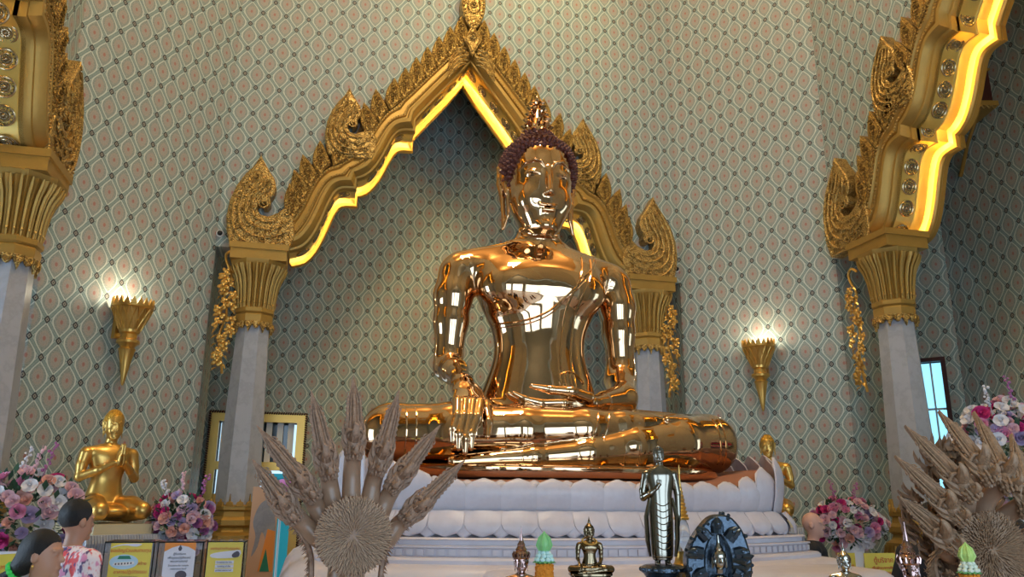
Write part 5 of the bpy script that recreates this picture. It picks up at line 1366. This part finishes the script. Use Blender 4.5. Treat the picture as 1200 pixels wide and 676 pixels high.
def bouquet(loc, rad, n, seed, label, weights, face=(-.3, -1, .1), vase=None, sprigs=0, sc=1.0, magenta_at=None):
    rnd = random.Random(seed); r = empty('flower_arrangement', (loc[0], loc[1], 0), 0, label, 'flowers'); F = Vector(face).normalized()
    keys = [k for k, w_ in weights.items() for _ in range(w_)]; pts = []
    tries = 0
    while len(pts) < n and tries < 9000:
        tries += 1; v = Vector((rnd.gauss(0, 1), rnd.gauss(0, 1), rnd.gauss(0, 1))).normalized()
        if v.dot(F) < -.25: continue
        rr = rnd.uniform(.80, 1.06); p = Vector((v.x*rad[0]*rr, v.y*rad[1]*rr, v.z*rad[2]*rr))
        if all((p-q[0]).length > .070*sc for q in pts): pts.append((p, v))
    for p, v in pts:
        k = rnd.choice(keys)
        if magenta_at and (p-Vector(magenta_at)).length < .12: k = 'magenta_rose'
        o = bpy.data.objects.new(k, FMESH[k]); COL.objects.link(o); o.parent = r; o.location = p+Vector((0, 0, loc[2]))
        d = (v+F*.7+Vector((rnd.uniform(-.4, .4), rnd.uniform(-.4, .4), rnd.uniform(-.2, .4)))).normalized()
        o.rotation_euler = d.to_track_quat('Z', 'Y').to_euler(); s = rnd.uniform(.85, 1.35)*sc; o.scale = (s, s, s)
    b = MB()
    for k in range(int(n*5)):
        v = Vector((rnd.gauss(0, 1), rnd.gauss(0, 1), rnd.gauss(0, 1))).normalized(); rr = rnd.uniform(.55, .98)
        p = Vector((v.x*rad[0]*rr, v.y*rad[1]*rr, v.z*rad[2]*rr+loc[2])); d = (v+Vector((rnd.uniform(-.7, .7), rnd.uniform(-.7, .7), rnd.uniform(-.5, .7)))).normalized(); L = rnd.uniform(.07, .13)*sc
        s = d.cross(Vector((0, 0, 1))).normalized() if abs(d.z) < .95 else Vector((1, 0, 0)); w_ = L*.22
        b.add([p, p+d*L*.5+s*w_, p+d*L, p+d*L*.5-s*w_, p+d*L*.5+Vector((0, 0, -.008))], [(0, 1, 4), (1, 2, 4), (2, 3, 4), (3, 0, 4)])
    tag(b.build('foliage', M['foliage'], r), kind='stuff')
    for k in range(sprigs):
        b = MB(); x = rnd.uniform(-.5, .5)*rad[0]; h = rnd.uniform(.10, .22); base = Vector((x, -rad[1]*.2, loc[2]+rad[2]*.7)); top = base+Vector((rnd.uniform(-.12, .12), 0, rad[2]*.35+h))
        b.tube([base, base.lerp(top, .5)+Vector((.01, 0, 0)), top], [.004, .003, .002], 5)
        for q in range(14):
            p = base.lerp(top, .35+.65*q/14); b.ball(p+Vector((rnd.uniform(-.022, .022), rnd.uniform(-.02, .02), 0)), rnd.uniform(.008, .015), 6, 4)
        b.build('flower_sprig', FMATS[rnd.choice(['mauve_rose', 'white_rose', 'pale_pink_rose'])], r)
    b = MB(); zt = loc[2]-rad[2]*.6; b.lathe([(.14, 0), (.15, .03), (.11, .08), (.07, zt*.35), (.08, zt*.6), (.13, zt*.85), (.15, zt), (.13, zt+.01)], 20); b.build('vase', M['white'], r)
    return r
bouquet((-4.02, -.20, 1.44), (.47, .28, .33), 125, 3, 'large arrangement of white, pink and lavender roses at the far left', {'white_rose': 9, 'pale_pink_rose': 7, 'lavender_rose': 3, 'peach_rose': 2, 'pink_rose': 2, 'magenta_rose': 1}, sprigs=3, sc=.80)
bouquet((-3.08, 1.10, 1.36), (.28, .22, .27), 84, 5, 'rose arrangement between the praying gilded statue and the left marble column', {'white_rose': 4, 'pale_pink_rose': 5, 'lavender_rose': 4, 'peach_rose': 3, 'mauve_rose': 3, 'magenta_rose': 2}, sprigs=3, magenta_at=(-.22, -.18, .12), sc=.78)
bouquet((4.02, 1.25, 1.38), (.44, .26, .27), 105, 9, 'pink and white rose arrangement right of the lotus pedestal', {'white_rose': 6, 'pale_pink_rose': 6, 'lavender_rose': 2, 'pink_rose': 2, 'magenta_rose': 1, 'peach_rose': 1}, face=(-.6, -1, .1), sprigs=2, sc=.8)
bouquet((3.85, -1.25, 1.98), (.55, .34, .48), 150, 12, 'tall rose arrangement behind the right wooden serpent at the right edge', {'white_rose': 7, 'pale_pink_rose': 6, 'lavender_rose': 2, 'pink_rose': 3, 'magenta_rose': 3, 'peach_rose': 1}, face=(-.7, -1, .0), sprigs=2, sc=.86)
# ================================================================== SIGNS AND DONATION BOXES
def text(body, size, mt, parent, loc, rot=(PI/2, 0, 0), name='lettering', align='CENTER', th=.0012):
    cu = bpy.data.curves.new(name, 'FONT'); cu.body = body; cu.size = size; cu.extrude = th; cu.align_x = align; cu.resolution_u = 2
    t = bpy.data.objects.new('tmp', cu); COL.objects.link(t); bpy.context.view_layer.update()
    me = bpy.data.meshes.new_from_object(t.evaluated_get(bpy.context.evaluated_depsgraph_get())); bpy.data.objects.remove(t); bpy.data.curves.remove(cu)
    me.materials.clear(); me.materials.append(mt); me.name = name
    o = bpy.data.objects.new(name, me); COL.objects.link(o); o.parent = parent; o.location = loc; o.rotation_euler = rot; return o
M['sign_yellow'] = noisy('yellow_card', (.80, .66, .08), (.72, .62, .10), 6, .45, 0, 0); M['sign_white'] = mat('white_card', (.72, .74, .86), .4)
M['sign_red'] = mat('red_ink', (.60, .08, .03), .5); M['sign_dark'] = mat('dark_ink', (.08, .07, .10), .5); M['sign_orange'] = mat('orange_ink', (.80, .28, .04), .5)
M['sign_blue'] = mat('pale_blue_ink', (.45, .68, .85), .5); M['sign_green'] = mat('green_ink', (.02, .22, .13), .5)
def ellipse(cx, cz, rx, rz, n=28): return [(cx+rx*math.cos(2*PI*i/n), cz+rz*math.sin(2*PI*i/n)) for i in range(n)]
def board(name, loc, rz, w_, h, m_, label, cat='sign'):
    r = empty(name, loc, rz, label, cat); b = MB(); b.box(-w_/2, w_/2, 0, .006, -h, 0); b.build('card', m_, r, smooth=False); return r
def flat(parent, name, poly, mt, y=-.0015): b = MB(); b.prism(poly, y, .001); return b.build(name, mt, parent, smooth=False)
Ys = -1.1; TZ = 1.318
def dbox(x, w_, label):
    r = empty('donation_box', (x, Ys+.16, 0), 0, label, 'donation box'); b = MB(); z0, z1, t_ = .96, TZ, .006
    for a in ((-w_/2, -w_/2+t_, -.14, .14), (w_/2-t_, w_/2, -.14, .14), (-w_/2, w_/2, -.14, -.134), (-w_/2, w_/2, .134, .14)): b.box(*a, z0, z1)
    b.box(-w_/2, w_/2, -.14, .14, z1-.006, z1+.004); b.build('acrylic_case', M['acrylic'], r, smooth=False)
    b = MB(); rnd = random.Random(int(x*100)); 
    for k in range(26):
        mt = Matrix.Translation((rnd.uniform(-.35, .35)*w_, rnd.uniform(-.09, .09), z0+.03+rnd.random()*.09)) @ Matrix.Rotation(rnd.uniform(0, 3), 4, 'Z') @ Matrix.Rotation(rnd.uniform(-.5, .5), 4, 'X'); b.box(-.05, .05, -.025, .025, 0, .001, mt)
    tag(b.build('banknotes', mat('banknote', (.30, .45, .30), .7), r, smooth=False), kind='stuff')
    b = MB(); b.box(-w_/2-.01, w_/2+.01, -.15, .15, .90, z0); b.build('box_foot', M['dark_wood'], r, smooth=False)
ac = mat('acrylic', (.9, .95, 1), .04); ac.node_tree.nodes['Principled BSDF'].inputs['Transmission Weight'].default_value = .96; ac.node_tree.nodes['Principled BSDF'].inputs['IOR'].default_value = 1.1; M['acrylic'] = ac
for x, w_, lab in ((-3.09, .30, 'clear acrylic donation box behind the yellow sign with the oval picture'), (-2.78, .28, 'clear acrylic donation box behind the white and orange poster'), (-2.50, .24, 'clear acrylic donation box behind the small yellow sign by the left marble column')): dbox(x, w_, lab)
b = MB(); b.box(-4.6, -2.34, Ys-.08, Ys+.50, .84, .90); b.box(-4.55, -2.4, Ys-.02, Ys+.45, 0, .84)
tag(b.build('counter', M['stone'], None, smooth=False), 'long grey stone counter carrying the donation boxes at lower left', 'counter')
sa = board('sign', (-3.075, Ys-.0, TZ-.004), 0, .245, .33, M['sign_yellow'], 'yellow sign with red script and an oval picture of a green-roofed hall')
text('ขอเชิญร่วมสมทบทุน', .030, M['sign_red'], sa, (0, -.002, -.055)); text('สร้าง', .027, M['sign_red'], sa, (.075, -.002, -.135)); text('อาคารปฏิบัติธรรม', .028, M['sign_red'], sa, (.01, -.002, -.185)); text('วัดไตรมิตรวิทยาราม', .014, M['sign_dark'], sa, (0, -.002, -.21))
flat(sa, 'oval_picture', ellipse(-.035, -.115, .085, .045), M['sign_blue']); flat(sa, 'pictured_roof', [(-.075, -.098), (-.065, -.078), (-.005, -.078), (.008, -.098)], M['sign_green'], -.003)
flat(sa, 'pictured_building', [(-.10, -.135), (-.09, -.118), (.025, -.112), (.03, -.128), (-.02, -.14)], M['white'], -.003)
for k in range(6): flat(sa, 'pictured_window', [(-.085+.018*k, -.133+.001*k), (-.085+.018*k, -.122+.001*k), (-.077+.018*k, -.122+.001*k), (-.077+.018*k, -.133+.001*k)], M['sign_dark'], -.0045)
flat(sa, 'white_swoosh', crom([(-.122, -.03), (-.08, -.012), (-.01, -.004), (.06, -.006), (.03, -.022), (-.05, -.014)], 3, True), M['sign_white'])
sb = board('sign', (-2.78, Ys, TZ-.004), 0, .19, .33, M['sign_white'], 'white poster with orange corners and a small dark flame emblem')
flat(sb, 'orange_band', [(-.095, 0), (.095, 0), (.095, -.05), (.05, -.025), (0, -.015), (-.05, -.03), (-.095, -.055)], M['sign_orange']); flat(sb, 'emblem', [(0, -.012), (-.012, -.035), (-.006, -.05), (.006, -.05), (.012, -.035)], M['sign_dark'], -.003)
for t_, z, s_ in (('ตู้รับบริจาค', -.075, .018), ('เพื่อบูรณปฏิสังขรณ์', -.098, .018), ('พระมหามณฑป', -.12, .018), ('Donation for temple', -.145, .015), ('restoration fund', -.165, .015)): text(t_, s_, M['sign_dark'], sb, (0, -.002, z))
flat(sb, 'round_portrait', ellipse(.02, -.20, .035, .028), M['sign_dark']); flat(sb, 'orange_foot', [(-.095, -.205), (-.06, -.222), (.01, -.21), (.05, -.23), (.095, -.24), (.095, -.33), (-.095, -.33)], M['sign_orange'], -.003)
sc_ = board('sign', (-2.50, Ys, TZ-.002), 0, .22, .225, M['sign_yellow'], 'small yellow sign with three grey text panels beside the left marble column')
text('ขอเชิญร่วมทำบุญบูรณะ', .020, M['sign_red'], sc_, (0, -.002, -.045)); flat(sc_, 'picture_strip', crom([(-.09, -.075), (-.04, -.062), (.05, -.052), (.095, -.05), (.09, -.09), (0, -.10), (-.08, -.095)], 2, True), M['sign_white'])
flat(sc_, 'picture_car', crom([(.045, -.075), (.075, -.055), (.092, -.07), (.085, -.092), (.05, -.095)], 2, True), M['sign_dark'], -.003)
for k, z in enumerate((-.125, -.15, -.175)): flat(sc_, 'text_panel', [(-.055, z-.010), (-.055, z+.010), (.06, z+.010), (.06, z-.010)], M['sign_white']); text(('Donation for the', 'building of the', 'golden statue hall')[k], .014, M['sign_dark'], sc_, (0, -.003, z-.004))
sl = board('sign', (-3.87, Ys, TZ-.05), 0, .30, .30, M['sign_yellow'], 'yellow sign with a red word behind the dark-haired woman'); text('ทำบุญ', .030, M['sign_red'], sl, (.06, -.002, -.10)); flat(sl, 'white_edge', [(-.15, 0), (.15, 0), (.15, -.012), (-.15, -.03)], M['sign_white'])
# signs at right
b = MB(); b.box(2.25, 3.0, -1.06, -.72, .7, .76); b.box(2.29, 2.95, -1.02, -.76, 0, .7)
tag(b.build('side_table', M['dark_wood'], None, smooth=False), 'dark side table carrying the yellow signs right of the pedestal', 'table')
def standing_sign(x, y, zt, w_, h, lines, label):
    r = board('sign', (x, y, zt), 0, w_, h, M['sign_yellow'], label)
    for t_, z, s_, m_ in lines: text(t_, s_, M[m_], r, (0, -.002, z))
    b = MB(); b.box(-w_*.3, w_*.3, .006, .10, -(zt-.76)-.0, -(zt-.76)+.01); b.box(-.012, .012, .006, .018, -(zt-.76), -h+.05); b.build('sign_holder', M['black'], r, smooth=False); return r
sd = standing_sign(2.64, -1.0, 1.205, .36, .30, (('ตู้บริจาค', -.075, .058, 'sign_red'), ('เพื่อพัฒนาการศึกษา', -.125, .030, 'sign_red'), ('โรงเรียนพระปริยัติธรรม', -.165, .027, 'sign_red'), ('For Education', -.20, .026, 'sign_dark')), 'bright yellow sign with large red heading right of the lotus pedestal')
flat(sd, 'orange_corner', [(.10, 0), (.18, 0), (.18, -.035), (.14, -.02)], M['sign_orange'])
b = MB(); b.box(-.06, .06, -.02, .0, -.30, -.21); b.build('white_slip', M['sign_white'], sd, smooth=False)
standing_sign(2.33, -.95, 1.205, .16, .32, (('บริจาค', -.12, .05, 'sign_red'),), 'narrow yellow sign partly hidden behind the right end of the plinth')
# ================================================================== PEOPLE
def skin(name, c): return noisy(name, c, tuple(x*.88 for x in c), 8, .5, 0, 0)
M['skin'] = skin('skin', (.50, .26, .17)); M['skin_pale'] = skin('pale_skin', (.66, .38, .30)); M['hair_black'] = noisy('black_hair', (.004, .004, .006), (.012, .011, .012), 60, .5, 0, 0)
_t = NT(M['hair_black']); _t.bump(_t.noise(_t.scale(_t.coord(), (60, 60, 6)), 6, 3, .6), 1.0, .006)
def human_head(q, z0):
    """adult head, chin height z0, facing -y"""
    p = q-np.array((0, 0, z0), 'f')
    d = el(p, (0,.012,.135), (.076,.092,.095)); d = sm(d, el(p, (0,-.022,.06), (.056,.062,.066)), .035)
    d = sm(d, rc(p, (0,-.075,.125), (0,-.097,.085), .007, .012), .015); d = sm(d, rc(p, (-.018,-.082,.047), (.018,-.082,.047), .008), .01)
    d = sm(d, el(p, (0,-.07,.012), (.022,.018,.016)), .02)
    for s in (-1, 1):
        d = sm(d, rc(p, (s*.012,-.082,.137), (s*.052,-.066,.137), .008), .012); d = sm(d, el(p, (s*.031,-.074,.117), (.014,.010,.008)), .006)
        d = sm(d, el(p, (s*.078,.012,.105), (.009,.020,.031)), .006)
    return d
def human_sdf(P, arm_l, arm_r, fem=0):
    q = P; z0 = 1.40
    d = human_head(q, z0)
    d = sm(d, rc(q, (0,.02,1.32), (0,.0,1.45), .055-.006*fem, .052-.006*fem), .025)
    zs = [.80, .88, .98, 1.08, 1.2, 1.28, 1.34]; ws, ds = ([.17,.175,.155,.145,.165,.165,.10], [.11,.115,.10,.09,.105,.10,.07])
    d = sm(d, prof(q, zs, [w*(1-.06*fem) for w in ws], ds, [.01]*7, 0, 2.3), .03)
    for s, A in ((-1, arm_l), (1, arm_r)):
        sh = (s*(.185-.02*fem), .01, 1.285); d = sm(d, rc(q, (0,.02,1.32), sh, .05, .058), .03)
        a = chain(q, [sh, A[0], A[1]], [.056, .043, .028], .015)
        wv = np.array(A[1]); dv = wv-np.array(A[0]); dv = dv/np.linalg.norm(dv); side = np.cross(dv, (0, 0, 1.)); side = side/max(np.linalg.norm(side), 1e-3)
        if abs(dv[2]) > .9: side = np.array((0, 1., 0))
        pm = wv+dv*.07; a = sm(a, rc(q, wv, pm, .028, .034), .01)
        for i in range(4):
            k0 = pm+side*(.018*(i-1.5)); k1 = k0+dv*(.035)+np.array((0, 0, -.008)); k2 = k1+dv*(.028-.004*abs(i-1.5))+np.array((0, 0, -.022)); a = sm(a, chain(q, [k0, k1, k2], [.0105, .0095, .007], .003), .003)
        a = sm(a, chain(q, [wv+dv*.02+side*-.022, wv+dv*.055+side*-.048, wv+dv*.085+side*-.05], [.014, .011, .008], .004), .006)
        d = sm(d, a, .02)
    for s in (-1, 1):
        lg = chain(q, [(s*.09,.01,.84), (s*.10,.0,.46), (s*.10,.02,.08)], [.085, .055, .036], .03); lg = sm(lg, rc(q, (s*.10,.02,.045), (s*.115,-.14,.03), .036, .026), .02); d = sm(d, lg, .03)
    return d
def clothes(P, arm_l, arm_r, top=True, sleeve=.55, fem=0):
    q = P; zs = [.74, .84, .95, 1.08, 1.2, 1.28, 1.335, 1.36]
    if top:
        d = prof(q, zs, [.185,.185,.175,.165,.180,.178,.12,.07], [.125,.125,.115,.108,.122,.115,.085,.06], [.01]*8, 0, 2.3)
        for s, A in ((-1, arm_l), (1, arm_r)):
            sh = np.array((s*(.185-.02*fem), .01, 1.285)); e = sh+(np.array(A[0])-sh)*sleeve*1.5; d = sm(d, rc(q, (0,.02,1.32), sh, .055, .068), .03); d = sm(d, rc(q, sh, e, .067, .066), .03)
        return np.maximum(d, .74-q[:, 2])
    d = prof(q, [.70,.80,.90,.95], [.17,.178,.165,.155], [.115,.118,.11,.10], [.01]*4, 0, 2.2)
    for s in (-1, 1): d = sm(d, chain(q, [(s*.09,.01,.84), (s*.10,.0,.46), (s*.10,.02,.10)], [.095, .075, .062], .03), .03)
    return np.maximum(d, .08-q[:, 2])
def person(loc, rz, label, top, skin_m, hairf, sc=1.0, arms=None, fem=0, pants='trousers', hair_box=None, sleeve=.55):
    r = empty('person', loc, rz, label, 'person', None, sc); al, ar = arms or (((-.24,.03,1.03), (-.25,-.03,.80)), ((.24,.03,1.03), (.25,-.03,.80)))
    sdf_obj('body', lambda P: human_sdf(P, al, ar, fem), None, None, None, M[skin_m], r, axes=[np.arange(-.42, .42, .0115), np.arange(-.50, .20, .0115), seg((-.01, .75, .03), (.75, 1.38, .014), (1.38, 1.66, .0085))], it=2)
    sdf_obj('shirt', lambda P: clothes(P, al, ar, True, sleeve, fem), (-.42,-.42,.70), (.42,.20,1.42), .017, top, r, it=2)
    sdf_obj('trousers', lambda P: clothes(P, al, ar, False), (-.26,-.2,.04), (.26,.2,1.0), .025, M[pants], r, it=2)
    if hairf: sdf_obj('hair', hairf, *hair_box, .010, M['hair_black'], r, it=2)
    return r
M['trousers'] = mat('dark_trousers', (.03, .035, .06), .8); M['black_cloth'] = noisy('black_cloth', (.012, .012, .016), (.02, .02, .024), 10, .85, 0, .2)
td = mat('tie_dye', (.8, .7, .7), .8); t = NT(td); v = t.scale(t.coord(), (1, 1, .7)); n1 = t.noise(v, 17, 2, .6); n2 = t.noise(t.scale(v, (1.3, .9, 1)), 19, 2, .6); 
c_ = t.mix(t.lt(.56, n1, .05), (.80, .72, .78), (.72, .09, .10)); c_ = t.mix(t.lt(.57, n2, .04), c_, (.10, .07, .20)); c_ = t.mix(t.lt(n1, .40, .04), c_, (.70, .28, .48)); t.put(base_in(td), c_)
def hair_short(P):
    p = P-np.array((0, 0, 1.40), 'f'); d = el(p, (0,.02,.15), (.083,.097,.098)); lim = .165-1.3*np.clip(p[:, 1]+.055, 0, .16)
    return np.maximum(d, (lim-p[:, 2])*.7)
def hair_bun(P):
    d = hair_short(P); return sm(d, el(P, (0,.135,1.57), (.045,.04,.042)), .02)
def hair_long(P):
    p = P-np.array((0, 0, 1.40), 'f'); d = el(p, (0,.020,.142), (.085,.100,.103)); lim = .175-1.25*np.clip(p[:, 1]+.055, 0, .2)
    d = np.maximum(d, (lim-p[:, 2])*.7)
    d = sm(d, chain(p, [(0,.06,.12), (0,.10,.06), (0,.135,.03)], [.065, .048, .030], .03), .03)
    return sm(d, chain(p, [(0,.135,.03), (.01,.175,-.03), (.02,.205,-.12), (.02,.20,-.24), (.02,.20,-.34)], [.03, .052, .058, .045, .015], .02), .01)
HB = ((-.12,-.12,1.40), (.12,.20,1.68))
person((-3.315, -1.50, 0), 2.35, 'man seen from behind with short black hair and a red, pink and white patterned shirt', td, 'skin', hair_short, .965, hair_box=HB)
wm = person((-3.17, -2.62, 0), 1.45, 'woman in profile with long black hair tied by a bright green band', noisy('lime_print_cloth', (.40, .62, .20), (.60, .66, .45), 14, .8, 0, 0), 'skin', hair_long, .885, fem=1, hair_box=((-.13,-.13,1.0), (.13,.34,1.68)))
b = MB()
for k in range(12): a = 2*PI*k/12; b.ball((.036*math.cos(a), .138+.02*math.sin(a), 1.43+.034*math.sin(a)), (.015, .017, .016), 6, 5)
b.build('green_hair_band', mat('bright_green', (.03, .62, .08), .6), wm); b = MB()
for s in (-1, 1): b.ball((s*.090, .010, 1.462), .007, 8, 6); b.tube([(s*.090,.010,1.46), (s*.091,.010,1.445)], .003, 6)
b.build('earring', M['gold_leaf'], wm)
person((2.10, -2.84, 0), 2.7, 'black-haired person in black at the right edge, partly hidden by the wooden serpent', M['black_cloth'], 'skin', hair_bun, .93, hair_box=HB)
person((2.22, -2.06, 0), -.9, 'person in dark clothes with bare forearms hidden behind the right wooden serpent', M['black_cloth'], 'skin', hair_short, .98, hair_box=HB, arms=(((-.26,.0,1.06), (-.12,-.24,1.03)), ((.26,.0,1.06), (.12,-.25,1.05))))
person((2.47, -.33, 0), .9, 'shaven-headed person whose pink head shows beside the right end of the pedestal', M['black_cloth'], 'skin_pale', None, .93)
# ================================================================== BEHIND THE RIGHT ARCH, AND OUTSIDE
cn = empty('door_canopy', (5.72, 1.14, 0), -.26, 'dark red lacquered canopy with gilt edges in the shadow behind the right arch', 'canopy')
b = MB(); b.box(0, .97, 0, .72, 6.86, 8.2); b.build('lacquered_box', M['dark_wood'], cn, smooth=False)
b = MB(); b.box(-.04, 1.01, -.05, .74, 6.80, 6.87); b.box(-.02, .99, -.02, .73, 7.35, 7.38)
for k in range(14): b.tube([(k*.07, -.055, 6.80), (k*.07+.03, -.055, 6.75), (k*.07+.06, -.055, 6.80)], .010, 5)
b.build('gilt_edge', M['gilt'], cn, smooth=False)
b = MB(); b.tube([(.80, .05, 6.80), (.85, .5, 6.5), (.95, .95, 6.2)], [.025, .025, .03], 8); b.build('gilt_strut', M['gilt'], cn)
brd = empty('display_board', (-2.42, 2.35, 0), -.15, 'upright poster board with grey shape and orange and green triangle beside the left column', 'board')
b = MB(); b.box(-.14, .14, 0, .02, .25, 1.72); b.build('panel', mat('board_peach', (.62, .38, .24), .6), brd, smooth=False); b = MB(); b.box(-.16, .16, -.05, .10, 0, .25); b.build('foot', M['dark_wood'], brd, smooth=False)
flat(brd, 'grey_figure', [(x, z) for x, z in crom([(-.10, 1.0), (-.07, 1.2), (-.11, 1.35), (-.06, 1.52), (.02, 1.58), (.09, 1.5), (.13, 1.3), (.12, 1.1), (.07, .95), (.04, 1.15), (-.01, 1.25), (-.04, 1.1)], 3, True)], M['stone'])
flat(brd, 'orange_triangle', [(-.02, .85), (.05, 1.28), (.13, 1.26), (.13, .85)], M['sign_orange'], -.003); flat(brd, 'green_triangle', [(.0, .85), (.05, 1.08), (.10, .85)], M['sign_green'], -.005)
b = MB(); b.box(-2.75, -1.7, 8.4, 8.9, 0, 1.95); b.box(-2.8, -1.65, 8.35, 8.95, 1.95, 2.03); tag(b.build('kiosk', mat('turquoise_paint', (.05, .62, .68), .6), None, smooth=False), 'turquoise kiosk in the daylight outside the left doorway', 'kiosk')
pb = empty('parasol', (-2.38, 7.6, 0), 0, 'pink parasol in the daylight outside the left doorway', 'parasol')
b = MB(); b.lathe([(.42, 1.62), (.38, 1.72), (.25, 1.84), (.02, 1.92)], 16); b.build('canopy', mat('pink_cloth', (.85, .18, .42), .7), pb); b = MB(); b.tube([(0,0,0), (0,0,1.85)], .02, 8); b.build('pole', M['white'], pb)

# ------------------------------------------------------------------ groups of like things
GROUPS = {'marble_column': 'grey marble columns with gilded capitals', 'arch_frame': 'gilded lobed arch frames', 'wall_lamp': 'gilded cone wall lamps', 'security_camera': 'dome security cameras',
 'floral_bracket': 'hanging gilt floral brackets', 'disciple_statue': 'gilded kneeling statues', 'statue_stand': 'pedestals of the gilded kneeling statues', 'serpent_sculpture': 'carved wooden serpents',
 'display_stand': 'dark stands in the foreground', 'riser': 'risers on the altar table', 'seated_statuette': 'small seated statuettes', 'flower_offering': 'marigold and bud offerings',
 'flower_arrangement': 'rose arrangements', 'donation_box': 'acrylic donation boxes', 'sign': 'donation signs'}
for o in list(bpy.data.objects):
    k = o.name.split('.')[0]
    if o.parent is None and 'label' in o.keys() and k in GROUPS: o['group'] = GROUPS[k]
